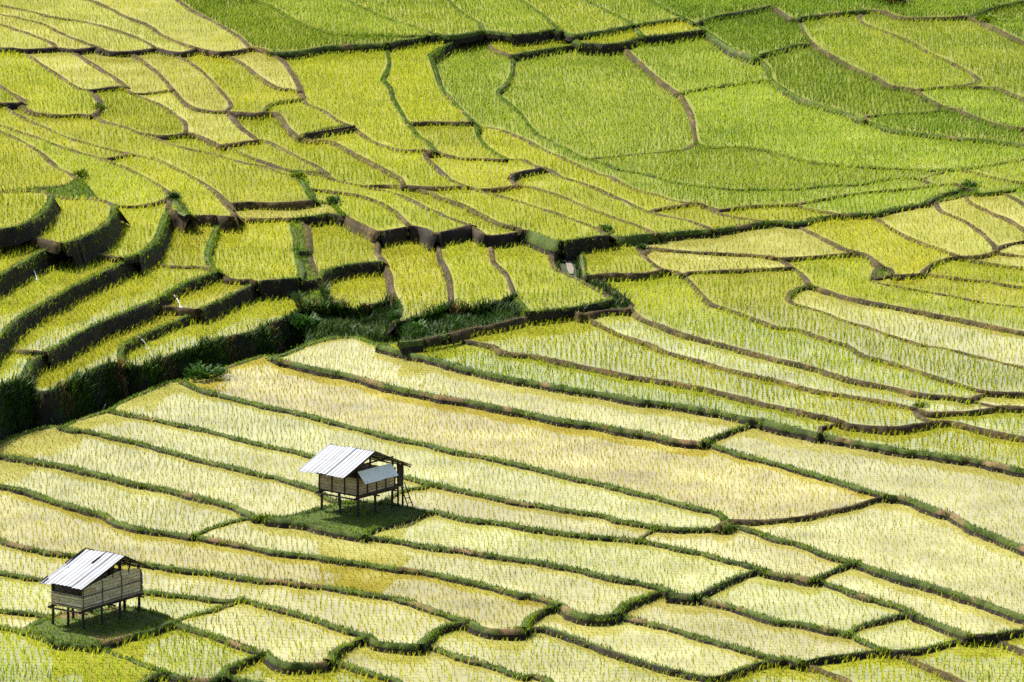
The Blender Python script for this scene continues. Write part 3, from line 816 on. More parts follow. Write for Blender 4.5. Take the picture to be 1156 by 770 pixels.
for i in range(NF):
    if i==outer: continue
    k=KIND[i]; W=poly_world(i); org=ORG[i]
    if k=='paddy':
        c=cls_of(i); wm,rm=WR[c]
        flat_poly('water_surface',W,org,M[wm],ROOT[i])
        h,sx,sy,nb,bw=RICE[c]; h*=rng.uniform(.88,1.1); sx*=rng.uniform(.92,1.1); sy*=rng.uniform(.92,1.1)
        lo,hi=W[:,:2].min(0),W[:,:2].max(0)
        ang=R(rng.uniform(-14,14)); ca,sa=math.cos(ang),math.sin(ang)
        rad=np.hypot(*(hi-lo))/2+1; ctr=(lo+hi)/2
        u=np.arange(-rad,rad,sx); v=np.arange(-rad,rad,sy)
        U,Vv=np.meshgrid(u,v)
        U=U+ .12*np.sin(Vv*.9+rng.uniform(0,6))+ (np.arange(len(v))[:,None]%2)*sx*.5
        U=U.ravel()+rng.normal(0,.045,U.size); Vv=Vv.ravel()+rng.normal(0,.06,Vv.size)
        P=np.stack([ctr[0]+U*ca-Vv*sa,ctr[1]+U*sa+Vv*ca],1)
        m=(P[:,0]>lo[0])&(P[:,0]<hi[0])&(P[:,1]>lo[1])&(P[:,1]<hi[1]); P=P[m]
        P=P[inside(P,W[:,:2])]
        if len(P): P=P[dist_to_lines(P,W[::2,:2])>.26]
        # thin patches where the planting failed
        if len(P):
            q=np.sin(P[:,0]*.7+i)*np.sin(P[:,1]*.31+2*i)+.6*np.sin(P[:,0]*1.9-P[:,1]*.8+i)
            P=P[rng.rand(len(P))>np.clip(.03+.22*(q>1.05),0,1)]
        n=len(P)
        if n:
            NT+=n
            hh=h*np.clip(rng.normal(1,.16,n),.5,1.5)
            P3=np.repeat(np.c_[P,np.full(n,Z[i]-.01)],nb,0); H=np.repeat(hh,nb)*rng.uniform(.7,1.08,n*nb)
            P3[:,:2]+=rng.normal(0,.018,(n*nb,2))
            az=rng.uniform(0,2*math.pi,n*nb)
            # most blades droop with the breeze, to the right
            az=np.where(rng.rand(n*nb)<.6,rng.normal(R(-10),.5,n*nb),az)
            P3[:,2]-=.0
            me=blades('rice_seedlings',P3,H,bw*rng.uniform(.7,1.3,n*nb),az,rng.uniform(.02,.28,n*nb),rng.uniform(.05,.4,n*nb),org)
            o=link('rice_seedlings',me,M[rm],ROOT[i]); tag(o,kind='stuff')
print('tufts',NT)
# ------------------------------------------------------------------ bunds and banks
STRIP={}   # owner -> kind -> list of (V,Fq)
FR={}      # owner -> list of blade arrays (P,h,style)
def densify(Wd,P):
    return Wd
vcam=np.array([0.,-1.])
for f1,f2,t,path in CH:
    st,h,fl,_=LN[t]
    k1,k2=KIND[f1],KIND[f2]
    u,l=(f1,f2) if Z[f1]>=Z[f2] else (f2,f1)
    if k1=='gully' and k2=='gully': continue
    own=u
    if KIND[u] in('gully','patch','slope'): own=l
    if KIND[own] in ('gully','patch','slope'): own=u
    p=NODE[path]
    if len(p)<2: continue
    n=len(p)
    zu,zl=Z[u],Z[l]
    s=np.concatenate([[0],np.cumsum(np.hypot(*np.diff(p,axis=0).T))])
    bh=.06 if st=='b' else .07
    if KIND[u]=='gully': bh=.16
    wob=.022*np.sin(s*.09+t)+.012*np.sin(s*.31+2*t)+rng.normal(0,.006,n)
    ztop=zu+bh+wob
    C=unproj(p,ztop)[:,:2]
    d=np.gradient(C,axis=0) if n>2 else np.repeat((C[1]-C[0])[None],2,0)
    d/= (np.hypot(*d.T)[:,None]+1e-9)
    nrm=np.stack([-d[:,1],d[:,0]],1)
    # which side is the lower face: compare with its centre through the half-edge
    a,b=path[0],path[1]
    fa=HE[(a,b)]
    dpx=NODE[b]-NODE[a]; npx=np.array([-dpx[1],dpx[0]])   # towards face fa in the image (y down)
    w0=unproj((NODE[a]+NODE[b])/2+npx/np.hypot(*npx)*2,ztop[0])[0,:2]-unproj((NODE[a]+NODE[b])/2,ztop[0])[0,:2]
    sgn=np.sign(nrm[0]@w0) or 1
    nl=nrm*sgn*(1 if fa==l else -1)      # pointing to the lower face
    wd=(.22 if st=='b' else .22)+ .04*np.sin(s*.07+t)+.025*np.sin(s*.19+3*t)
    if h>=8: wd=wd+.06
    drop=ztop-zl
    bat=.28 if h<8 else .22
    # on a side turned away from the camera the earth runs out to where the water below begins
    away=nl[:,1]>.05
    el=(CZ-ztop)/np.hypot(*C.T)
    foot=np.where(away,np.minimum(np.maximum(bat*drop,np.abs(nl[:,1])*drop/el*1.02+.1),.5+bat*drop),bat*drop)+.04
    z0=np.full(n,zu-.05); z3=np.full(n,zl-.05)
    prof=[(-wd*.5-.10,z0),(-wd*.42,ztop-.015),(-wd*.1,ztop+.012),(wd*.35,ztop-.01),(wd*.5+foot*.45,ztop-drop*.5),(wd*.5+foot,z3)]
    rows_=[]
    rj=rng.normal(0,.010,(n,len(prof))); rj[1:-1]=(rj[:-2]+rj[1:-1]+rj[2:])/1.7
    for kk,(off,zz) in enumerate(prof):
        xy=C+nl*(np.zeros(n)+off+rj[:,kk]*(2 if kk>2 else 1))[:,None]
        rows_.append(np.c_[xy,zz+ (rj[:,kk] if 0<kk<5 else 0)])
    Vs=np.stack(rows_,1)    # n x 6 x 3
    kind='earth_bank' if h>=8 else 'bund'
    if own in ROOT or True:
        STRIP.setdefault((own,kind,t),[]).append((Vs,st,h,sgn*(1 if fa==l else -1)))
    # grass
    L=np.hypot(*np.diff(C,axis=0).T); tot=L.sum()
    dens=(60 if st=='g' else 30)
    nbk=int(tot*dens)
    if nbk:
        cs=np.concatenate([[0],np.cumsum(L)]); q=rng.uniform(0,tot,nbk)
        f=rng.beta(1.2,1.2,nbk)
        idx=np.clip(np.searchsorted(cs,q)-1,0,n-2); fr=(q-cs[idx])/(L[idx]+1e-9)
        base=C[idx]*(1-fr)[:,None]+C[idx+1]*fr[:,None]; nn=nl[idx]
        w_=wd[idx]
        P=np.c_[base+nn*((f-.5)*1.1*w_)[:,None],ztop[idx]-.02]
        if st=='g':   # turf hangs over the upper part of the outer face
            v=np.clip((f-.45)*1.1,0,.45); P=np.c_[base+nn*((f-.5)*1.1*w_+v*foot[idx])[:,None],ztop[idx]-.02-drop[idx]*v]
        # keep bare stretches on earth bunds
        keep=np.ones(nbk,bool)
        bare=np.sin(q*.55+t*1.7)+.7*np.sin(q*1.3+t)
        if st=='b': keep=bare>(-.5)
        else: keep=(bare>(-1.25))|(rng.rand(nbk)<.25)
        FR.setdefault((own,'g' if st=='g' else 'b'),[]).append((P[keep],(.14 if st=='g' else .10)*np.ones(keep.sum())))
    for e,e2 in ((0,1),(n-1,n-2)):       # ragged clumps where bunds meet
        k=14 if st=='g' else 6
        off=rng.normal(0,.16,(k,2)); vv=rng.uniform(0,.7,k)
        P=np.c_[C[e]+off+nl[e]*(vv*(wd[e]*.5+foot[e]))[:,None],ztop[e]-drop[e]*vv-.02]
        FR.setdefault((own,'g' if st=='g' else 'b'),[]).append((P,np.full(k,.17)))
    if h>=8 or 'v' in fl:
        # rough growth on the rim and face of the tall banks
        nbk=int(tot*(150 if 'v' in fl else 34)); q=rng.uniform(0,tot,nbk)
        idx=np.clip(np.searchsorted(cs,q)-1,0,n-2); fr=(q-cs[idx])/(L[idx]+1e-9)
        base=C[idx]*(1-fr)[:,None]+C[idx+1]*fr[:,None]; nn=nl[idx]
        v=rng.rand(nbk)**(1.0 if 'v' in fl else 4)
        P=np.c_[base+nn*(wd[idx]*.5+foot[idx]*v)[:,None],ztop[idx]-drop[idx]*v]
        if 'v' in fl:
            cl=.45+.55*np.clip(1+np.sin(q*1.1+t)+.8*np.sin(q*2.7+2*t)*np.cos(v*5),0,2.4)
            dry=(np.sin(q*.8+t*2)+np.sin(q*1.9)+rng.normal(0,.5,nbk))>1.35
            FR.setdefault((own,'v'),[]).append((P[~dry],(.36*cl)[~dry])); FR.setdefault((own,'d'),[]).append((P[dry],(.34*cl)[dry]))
        else: FR.setdefault((own,'g'),[]).append((P,np.full(nbk,.16)))
def strip_mesh(name,parts,org):
    V=[];loops=[];starts=[];mi=[];nv=0;nl=0
    for Vs,st,h,sg in parts:
        n,m,_=Vs.shape
        V.append(Vs.reshape(-1,3)-org)
        i,j=np.meshgrid(np.arange(n-1),np.arange(m-1),indexing='ij'); i=i.ravel();j=j.ravel()
        q=np.stack([i*m+j,i*m+j+1,(i+1)*m+j+1,(i+1)*m+j],1)
        if sg>0: q=q[:,::-1]
        loops.append((q+nv).ravel()); starts.append(np.arange(len(q))*4+nl); nv+=n*m; nl+=len(q)*4
        top=1 if st=='g' else 0
        for e in (0,(n-1)*m):      # close the ends
            loops.append(np.arange(m)+e+nv-n*m); starts.append(np.array([nl])); nl+=m
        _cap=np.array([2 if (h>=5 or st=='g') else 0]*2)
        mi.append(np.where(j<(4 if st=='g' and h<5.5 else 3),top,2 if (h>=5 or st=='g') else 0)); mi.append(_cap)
    # orient upwards is left to the two-sided shaders
    return np_mesh(name,np.concatenate(V),np.concatenate(loops),np.concatenate(starts),None,np.concatenate(mi))
for (own,kind,_t),parts in STRIP.items():
    org=ORG[own]; par=ROOT.get(own)
    me=strip_mesh(kind,parts,org)
    o=link(kind,me,[M['earth'],M['turf'],M['shaded_earth']],par)
    if par is None: o.location=org; tag(o,kind='structure')
FM={'g':'grass','b':'dry_grass','v':'gully_grass','d':'dead_grass'}
for (own,s_),lst in FR.items():
    P=np.concatenate([a for a,b in lst]); h=np.concatenate([b for a,b in lst]); n=len(P)
    if not n: continue
    org=ORG[own]; par=ROOT.get(own)
    hh=h*rng.uniform(.5,1.5,n)
    me=blades('bund_grass',P,hh,rng.uniform(.02,.045,n)*(2.2 if s_ in 'vd' else 1),rng.uniform(0,2*math.pi,n),rng.uniform(0,.5,n),rng.uniform(.1,.6,n),org)
    o=link('bund_grass',me,M[FM[s_]],par)
    if par is None: o.location=org
    tag(o,kind='stuff')
# ------------------------------------------------------------------ gully, slopes, mounds
for i in range(NF):
    if i==outer or KIND[i]=='paddy': continue
    k=KIND[i]; W=poly_world(i); org=ORG[i]
    if k=='mound':
        o=flat_poly('turf_top',W,org,M['turf'],ROOT[i],.03)
    else:
        nm='gully' if k=='gully' else 'grassy_slope'
        o=flat_poly(nm,W,org,M['gully_soil'] if k=='gully' else M['turf'],None); o.location=org; tag(o,kind='structure')
    a=abs(np.sum(W[:,0]*np.roll(W[:,1],-1)-W[:,1]*np.roll(W[:,0],-1)))/2
    dens=60 if k=='gully' else (90 if k=='mound' else 70)
    n=int(min(a*dens,60000))
    lo,hi=W[:,:2].min(0),W[:,:2].max(0)
    P=rng.uniform(lo,hi,(int(n*np.prod(hi-lo)/max(a,.01))+1,2)) if a>.05 else np.zeros((0,2))
    if len(P)>400000: P=P[:400000]
    P=P[inside(P,W[:,:2])] if len(P) else P
    n=len(P)
    if n<3: continue
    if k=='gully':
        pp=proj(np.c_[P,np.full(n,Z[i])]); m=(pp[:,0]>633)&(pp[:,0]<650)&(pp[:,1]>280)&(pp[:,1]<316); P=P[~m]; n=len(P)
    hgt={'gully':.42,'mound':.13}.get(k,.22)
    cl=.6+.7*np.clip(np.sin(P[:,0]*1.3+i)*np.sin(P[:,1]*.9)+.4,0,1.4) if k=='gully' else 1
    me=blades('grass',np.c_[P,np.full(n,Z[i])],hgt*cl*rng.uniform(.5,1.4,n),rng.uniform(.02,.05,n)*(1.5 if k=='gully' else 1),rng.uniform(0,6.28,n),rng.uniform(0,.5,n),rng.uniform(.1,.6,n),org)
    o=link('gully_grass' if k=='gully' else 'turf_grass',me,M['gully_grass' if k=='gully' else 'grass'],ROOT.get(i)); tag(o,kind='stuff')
    if i not in ROOT: o.location=org
# ------------------------------------------------------------------ hillside under and around the terraces
allW=np.concatenate([poly_world(i)[::3] for i in range(NF) if i!=outer])
gx=np.arange(-130,131,3.0); gy=np.concatenate([np.arange(120,620,3.0),np.arange(620,2600,60.)])
gx=np.concatenate([np.arange(-900,-130,50.),gx,np.arange(135,900,50.)])
X,Y=np.meshgrid(gx,gy); Zg=np.zeros(X.shape)
for r in range(X.shape[0]):
    d2=(X[r][:,None]-allW[:,0])**2+(Y[r][:,None]-allW[:,1])**2
    kk=np.argpartition(d2,10,axis=1)[:,:10]
    dm=np.sqrt(np.take_along_axis(d2,kk,1).min(1))
    near=np.where(d2<49,allW[:,2][None],1e9).min(1)
    Zg[r]=np.where(near<1e8,near-.45,allW[:,2][kk].min(1)-.45-.0*dm)
    Zg[r]+=np.where(Y[r]>560,(Y[r]-560)*.22,0)
nr,nc=X.shape
i,j=np.meshgrid(np.arange(nr-1),np.arange(nc-1),indexing='ij'); i=i.ravel();j=j.ravel()
q=np.stack([i*nc+j,i*nc+j+1,(i+1)*nc+j+1,(i+1)*nc+j],1)
me=np_mesh('hillside',np.stack([X.ravel(),Y.ravel(),Zg.ravel()],1),q.ravel(),np.arange(len(q))*4,None,None,True)
o=link('hillside',me,M['hill']); tag(o,kind='structure')
# ------------------------------------------------------------------ light
SUN_EL=R(53); SUN_AZ=math.atan2(.74,-.67)     # direction towards the sun in the ground plane
sd=bpy.data.lights.new('sun','SUN'); sun=bpy.data.objects.new('sun',sd); COL.objects.link(sun)
sd.energy=4.7; sd.angle=R(.5); sd.color=(1,.95,.84)
tow=Vector((math.cos(SUN_AZ)*math.cos(SUN_EL),math.sin(SUN_AZ)*math.cos(SUN_EL),math.sin(SUN_EL)))
sun.rotation_euler=tow.to_track_quat('Z','Y').to_euler(); sun.location=(-60,300,120)
wd_=bpy.data.worlds.new('World'); scene.world=wd_; wd_.use_nodes=True
nt=wd_.node_tree; nt.nodes.clear()
sk=N_(nt,'ShaderNodeTexSky'); sk.sky_type='NISHITA'; sk.sun_disc=False; sk.sun_elevation=SUN_EL; sk.sun_rotation=math.pi/2-SUN_AZ
sk.air_density=1.0; sk.dust_density=5.0; sk.ozone_density=1.0; sk.altitude=600
bg=N_(nt,'ShaderNodeBackground'); bg.inputs[1].default_value=.11
wo=N_(nt,'ShaderNodeOutputWorld'); nt.links.new(sk.outputs[0],bg.inputs[0]); nt.links.new(bg.outputs[0],wo.inputs[0])
vs=scene.view_settings; vs.view_transform='Standard'; vs.look='None'; vs.gamma=1; vs.exposure=EXPOSURE; vs.use_curve_mapping=False
scene.cycles.max_bounces=6; scene.cycles.transparent_max_bounces=4
scene.cycles.use_denoising=USE_DN

# ------------------------------------------------------------------ field huts
class MB:
    def __init__(s): s.bm=bmesh.new()
    def box(s,c,size,rot=None,bev=0):
        r=bmesh.ops.create_cube(s.bm,size=1)
        mt=Matrix.Translation(c)@(rot.to_4x4() if rot else Matrix.Identity(4))@Matrix.Diagonal((*size,1))
        bmesh.ops.transform(s.bm,matrix=mt,verts=r['verts']); return s
    def bar(s,a,b,w,t=None,jit=0):
        a,b=Vector(a),Vector(b); d=b-a; L=d.length; q=d.to_track_quat('Z','Y').to_matrix()
        return s.box((a+b)/2,(w,t or w,L),q)
    def pole(s,a,b,r0,r1=None,seg=9,n=5,wob=.012):
        a,b=Vector(a),Vector(b); d=b-a; q=d.to_track_quat('Z','Y').to_matrix(); rings=[]
        r1=r1 or r0
        for k in range(n+1):
            t=k/n; c=a+d*t+q@Vector((random.uniform(-wob,wob),random.uniform(-wob,wob),0))*(0<k<n)
            r=(r0+(r1-r0)*t)*random.uniform(.93,1.07)
            rings.append([s.bm.verts.new(c+q@Vector((r*math.cos(6.2832*j/seg),r*math.sin(6.2832*j/seg),0))) for j in range(seg)])
        for k in range(n):
            for j in range(seg): s.bm.faces.new((rings[k][j],rings[k][(j+1)%seg],rings[k+1][(j+1)%seg],rings[k+1][j]))
        s.bm.faces.new(rings[0][::-1]); s.bm.faces.new(rings[-1]); return s
    def quadgrid(s,fn,nu,nv):
        g=[[s.bm.verts.new(fn(i/nu,j/nv)) for j in range(nv+1)] for i in range(nu+1)]
        for i in range(nu):
            for j in range(nv): s.bm.faces.new((g[i][j],g[i+1][j],g[i+1][j+1],g[i][j+1]))
        return s
    def build(s,name,mat,parent,smooth=False):
        me=bpy.data.meshes.new(name); s.bm.normal_update()
        if smooth:
            for f in s.bm.faces: f.smooth=True
        s.bm.to_mesh(me); s.bm.free(); return link(name,me,mat,parent)
M['wood']=rough_mat('weathered_wood',[(.25,(.05,.035,.025)),(.5,(.11,.08,.055)),(.8,(.2,.155,.11))],9,.4,coord='Object')
M['dark_wood']=rough_mat('dark_wood',[(.25,(.015,.011,.009)),(.5,(.035,.026,.02)),(.8,(.07,.055,.04))],9,.4,coord='Object')
def woven_mat(name,stops,gap):
    m,nt=new_mat(name); L=nt.links
    tc=N_(nt,'ShaderNodeTexCoord'); 
    br=N_(nt,'ShaderNodeTexBrick'); br.inputs['Scale'].default_value=1; br.inputs['Brick Width'].default_value=.9; br.inputs['Row Height'].default_value=.15
    br.inputs['Mortar Size'].default_value=.007; br.inputs['Color1'].default_value=(.25,.25,.25,1); br.inputs['Color2'].default_value=(.8,.8,.8,1); br.inputs['Mortar'].default_value=(0,0,0,1); br.offset=.37
    mp=N_(nt,'ShaderNodeVectorMath',operation='MULTIPLY_ADD')
    nz=N_(nt,'ShaderNodeTexNoise'); nz.inputs['Scale'].default_value=3; L.new(tc.outputs['UV'],nz.inputs['Vector'])
    L.new(nz.outputs['Color'],mp.inputs[0]); mp.inputs[1].default_value=(.09,.06,0); L.new(tc.outputs['UV'],mp.inputs[2]); L.new(mp.outputs[0],br.inputs['Vector'])
    n2=N_(nt,'ShaderNodeTexNoise'); n2.inputs['Scale'].default_value=7; n2.inputs['Detail'].default_value=5; L.new(tc.outputs['Object'],n2.inputs['Vector'])
    a=N_(nt,'ShaderNodeMath',operation='MULTIPLY_ADD'); L.new(n2.outputs['Fac'],a.inputs[0]); a.inputs[1].default_value=.9
    b=N_(nt,'ShaderNodeMath',operation='MULTIPLY'); L.new(br.outputs['Color'],b.inputs[0]); b.inputs[1].default_value=.55
    c=N_(nt,'ShaderNodeMath',operation='ADD'); L.new(b.outputs[0],a.inputs[2]); L.new(a.outputs[0],c.inputs[0]); c.inputs[1].default_value=-.22
    r=ramp(nt,stops); L.new(c.outputs[0],r.inputs[0])
    mx=N_(nt,'ShaderNodeMixRGB'); mx.inputs[2].default_value=(*gap,1); L.new(br.outputs['Fac'],mx.inputs[0]); L.new(r.outputs[0],mx.inputs[1])
    d=N_(nt,'ShaderNodeBsdfPrincipled'); d.inputs['Roughness'].default_value=.8; L.new(mx.outputs[0],d.inputs['Base Color'])
    bp=N_(nt,'ShaderNodeBump'); bp.inputs['Strength'].default_value=.6; bp.inputs['Distance'].default_value=.02; bp.invert=True; L.new(br.outputs['Fac'],bp.inputs['Height']); L.new(bp.outputs[0],d.inputs['Normal'])
    o=N_(nt,'ShaderNodeOutputMaterial'); L.new(d.outputs[0],o.inputs[0]); return m
M['bamboo']=woven_mat('woven_bamboo',[(.1,(.18,.13,.08)),(.45,(.50,.40,.25)),(.8,(.72,.62,.45))],(.03,.02,.012))
M['board']=woven_mat('weathered_boards',[(.1,(.14,.10,.06)),(.45,(.36,.27,.16)),(.8,(.55,.45,.30))],(.02,.014,.01))
def tin_mat():
    m,nt=new_mat('corrugated_tin'); L=nt.links
    n=noise(nt,1.3,6,'Object',.65); tc=N_(nt,'ShaderNodeTexCoord'); st=N_(nt,'ShaderNodeTexNoise'); st.inputs['Scale'].default_value=1; st.inputs['Detail'].default_value=4
    mp=N_(nt,'ShaderNodeMapping'); mp.inputs['Scale'].default_value=(7,.7,.7); L.new(tc.outputs['Object'],mp.inputs['Vector']); L.new(mp.outputs[0],st.inputs['Vector'])
    a=N_(nt,'ShaderNodeMath',operation='MULTIPLY_ADD'); L.new(st.outputs['Fac'],a.inputs[0]); a.inputs[1].default_value=.7; 
    b=N_(nt,'ShaderNodeMath',operation='MULTIPLY'); L.new(n.outputs['Fac'],b.inputs[0]); b.inputs[1].default_value=.4; L.new(b.outputs[0],a.inputs[2])
    r=ramp(nt,[(.30,(.10,.06,.035)),(.42,(.13,.125,.125)),(.54,(.17,.19,.225)),(.78,(.225,.25,.30))]); L.new(a.outputs[0],r.inputs[0])
    d=N_(nt,'ShaderNodeBsdfPrincipled'); d.inputs['Metallic'].default_value=.15; d.inputs['Roughness'].default_value=.5; L.new(r.outputs[0],d.inputs['Base Color'])
    o=N_(nt,'ShaderNodeOutputMaterial'); L.new(d.outputs[0],o.inputs[0]); return m
M['tin']=tin_mat()
M['awning_tin']=rough_mat('weathered_pale_tin',[(.25,(.55,.56,.48)),(.5,(.78,.79,.70)),(.8,(.85,.86,.80))],2,.1,.6,coord='Object')
def tin_sheet(name,p00,p10,p01,parent,mat='tin',per=.24,amp=.016,thick=.012,sag=.02):
    """corrugated sheets from the edge p00-p10 (along the corrugation count) down to p01; separate overlapping sheets show as small steps"""
    p00,p10,p01=map(Vector,(p00,p10,p01)); e=p10-p00; f=p01-p00; nrm=e.cross(f).normalized()
    if nrm.z<0: nrm=-nrm
    L=e.length; nu=int(L/per*6); nv=6; mb=MB()
    nsh=max(2,int(round(L/.62)))
    off=[random.uniform(-.03,.03) for _ in range(nsh+1)]; dl=[random.uniform(-.05,.05) for _ in range(nsh+1)]
    def fn(u,v,dz=0):
        k=min(int(u*nsh),nsh-1)
        vv=v*(1+dl[k]*.5*(v>.99))
        return p00+e*u+f*vv+nrm*(amp*math.cos(u*L/per*2*math.pi)+off[k]+.006*k%.013-sag*math.sin(vv*3.14)*.5+dz)
    mb.quadgrid(lambda u,v:fn(u,v,0),nu,nv); mb.quadgrid(lambda u,v:fn(u,v,-thick),nu,nv)
    return mb.build(name,M[mat],parent,True)
def panel(name,a,b,z0,z1a,z1b,mat,parent,t=.035,cols=1):
    """an upright wall panel from a to b (xy), sloping top; uv in metres"""
    a,b=Vector((*a,0)),Vector((*b,0)); d=(b-a); n=Vector((d.y,-d.x,0)).normalized()*t/2
    me=bpy.data.meshes.new(name); bm=bmesh.new(); uv=bm.loops.layers.uv.new('UVMap'); L=d.length
    co=[]
    for s in (-1,1):
        co+= [a+n*s+Vector((0,0,z0)),b+n*s+Vector((0,0,z0)),b+n*s+Vector((0,0,z1b)),a+n*s+Vector((0,0,z1a))]
    v=[bm.verts.new(c) for c in co]
    for ix in ((3,2,1,0),(4,5,6,7),(0,1,5,4),(1,2,6,5),(2,3,7,6),(3,0,4,7)):
        f=bm.faces.new([v[k] for k in ix])
        for lp in f.loops:
            p=lp.vert.co; lp[uv].uv=((p-a).dot(d)/L, p.z)
    bm.to_mesh(me); bm.free(); return link(name,me,mat,parent)
def hut(name,corner_px,mf,rot,Lu,Lv,fl,ridge_v,ridge_z,ov_u,eL,zL,eR,zR,label,kind):
    zb=Z[mf]+.03
    w=unproj(corner_px,zb)[0]
    h=empty(name,w); h.rotation_euler=(0,0,rot)
    tag(h,label,'hut','stilt huts among the lower paddies')
    yl=ridge_v-eL; yr=ridge_v+eR
    roof_z=lambda y: ridge_z-(ridge_z-zL)*(ridge_v-y)/eL if y<ridge_v else ridge_z-(ridge_z-zR)*(y-ridge_v)/eR
    x0,x1=-Lu-ov_u,ov_u
    # posts
    nv=3 if Lv<3 else 4
    for xi in (-Lu+.06,-Lu/2,-.06):
        for k in range(nv):
            y=.06+(Lv-.12)*k/(nv-1)
            if xi==-Lu/2 and 0<k<nv-1: continue
            top=fl if 0<k<nv-1 or xi==-Lu/2 else roof_z(y)-.06
            MB().pole((xi+random.uniform(-.03,.03),y+random.uniform(-.03,.03),-.35),(xi,y,top),.065,.055).build('post',M['dark_wood'],h,True)
    # floor and its beams
    f=MB()
    nb=int(Lv/.14)
    for k in range(nb): f.box((-Lu/2,Lv*(k+.5)/nb,fl+.02),(Lu+.10,Lv/nb-.012,.035))
    f.build('floor',M['wood'],h)
    for xi in (-Lu+.0,.0):
        MB().pole((xi,-.22,fl-.06),(xi,Lv+.22,fl-.06),.055,.05).build('floor_beam',M['dark_wood'],h,True)
    for y in (.0,Lv/2,Lv):
        MB().pole((-Lu-.2,y,fl-.14),(.2,y,fl-.14),.045,.04).build('floor_beam',M['wood'],h,True)
    # roof frame
    MB().pole((x0+.08,ridge_v,ridge_z-.09),(x1-.05,ridge_v,ridge_z-.09),.045).build('ridge_pole',M['dark_wood'],h,True)
    for xi in (-Lu+.06,-.06):
        MB().pole((xi,ridge_v,fl),(xi,ridge_v,ridge_z-.12),.05).build('king_post',M['dark_wood'],h,True)
        MB().pole((xi,.02,roof_z(.02)-.16),(xi,Lv-.02,roof_z(.02)-.16),.04).build('tie_beam',M['dark_wood'],h,True)
    for xi in (x0+.06,-Lu/2,x1-.06):
        a=(xi,ridge_v,ridge_z-.05)
        MB().bar(a,(xi,yl+.06,roof_z(yl+.06)-.05),.05,.06).build('rafter',M['dark_wood'],h)
        MB().bar(a,(xi,yr-.06,roof_z(yr-.06)-.05),.05,.06).build('rafter',M['dark_wood'],h)
    for y in (yl+.12,(yl+ridge_v)/2,(yr+ridge_v)/2,yr-.12):
        MB().pole((x0+.03,y,roof_z(y)-.035),(x1-.03,y,roof_z(y)-.035),.025).build('purlin',M['dark_wood'],h,True)
    tin_sheet('roof_slope',(x0,ridge_v-.01,ridge_z+.02),(x1,ridge_v-.01,ridge_z+.02),(x0,yl,zL+.02),h)['label']='corrugated tin roof slope facing the sun'
    tin_sheet('roof_slope',(x0,ridge_v+.01,ridge_z+.03),(x1,ridge_v+.01,ridge_z+.03),(x0,yr,zR+.02),h)
    wt=roof_z(0)-.1
    if kind==1:
        # boarded walls in a dark frame
        top=fl+.92
        panel('wall',(-Lu,0),(0,0),fl+.04,top,top,M['board'],h)
        panel('wall',(-Lu,Lv),(0,Lv),fl+.04,top,top,M['board'],h)
        panel('wall',(0,0),(0,Lv),fl+.04,fl+.95,fl+.95,M['board'],h)
        panel('wall',(-Lu,0),(-Lu,Lv),fl+.04,fl+.95,fl+.95,M['board'],h)
        fr=MB()
        for k in range(4): x=-Lu+Lu*k/3; fr.box((x,-.035,fl+.48),(.055,.04,.98))
        for k in range(5): y=Lv*k/4; fr.box((.035,y,fl+.5),(.04,.055,1.02))
        for zz in (fl+.06,top): fr.box((-Lu/2,-.04,zz),(Lu+.1,.03,.055)); fr.box((.04,Lv/2,zz),(.03,Lv+.1,.055))
        fr.build('wall_frame',M['dark_wood'],h)
        # propped tin sheet over the gable opening
        aw=tin_sheet('awning',(.06,-.06,fl+1.26),(.06,2.40,fl+1.26),(.52,-.06,fl+.72),h,mat='awning_tin'); aw['label']='tin sheet propped out over the gable opening'
        for y in (.15,2.05): MB().bar((.05,y,fl+.86),(.48,y,fl+.76),.025).build('awning_strut',M['dark_wood'],h)
        # porch at the far end with its screen and ladder
        f=MB()
        for k in range(5): f.box((-.45,Lv+.06+.13*k,fl+.0),(.95,.115,.035))
        f.build('porch_floor',M['wood'],h)
        MB().box((-.03,Lv+.46,fl+.52),(.07,.36,1.02)).build('porch_screen',M['dark_wood'],h)
        for k in range(2): MB().pole((-.03,Lv+.28+.36*k,-.3),(-.03,Lv+.28+.36*k,fl+1.15),.05).build('post',M['dark_wood'],h,True)
        l=MB()
        for s in (0,.34): l.pole((.02+0,Lv+.38+s,fl+.12),(.52,Lv+.42+s,-.02),.026,.03)
        lad=l.build('ladder',M['dark_wood'],h,True)
        for k in range(4):
            t=.18+.22*k; x=.02+.5*t; zz=(fl+.12)*(1-t)
            MB().pole((x,Lv+.36+.04*t,zz),(x,Lv+.76+.04*t,zz),.018).build('rung',M['wood'],lad,True)
    else:
        panel('wall',(-Lu,0),(0,0),fl+.04,fl+.62,fl+.62,M['bamboo'],h)
        panel('wall',(-Lu,Lv),(0,Lv),fl+.04,fl+.95,fl+.95,M['bamboo'],h)
        yk=ridge_v
        panel('wall',(0,0),(0,yk),fl+.04,fl+.98,fl+1.32,M['bamboo'],h)
        panel('wall',(0,yk+.002),(0,Lv),fl+.04,fl+1.32,fl+1.16,M['bamboo'],h)
        panel('wall',(-Lu,0),(-Lu,Lv),fl+.04,fl+.95,fl+1.1,M['bamboo'],h)
        fr=MB()
        for y in (.0,1.3,2.6,Lv): fr.pole((.045,y,fl-.05),(.045,y,fl+1.12 if y>0 else fl+.98),.022)
        for zz in (.12,.62): fr.pole((.05,-.1,fl+zz),(.05,Lv+.1,fl+zz),.018)
        for zz in (.1,.58): fr.pole((-Lu-.1,-.04,fl+zz),(.08,-.04,fl+zz),.02)
        fr.build('wall_battens',M['wood'],h,True)
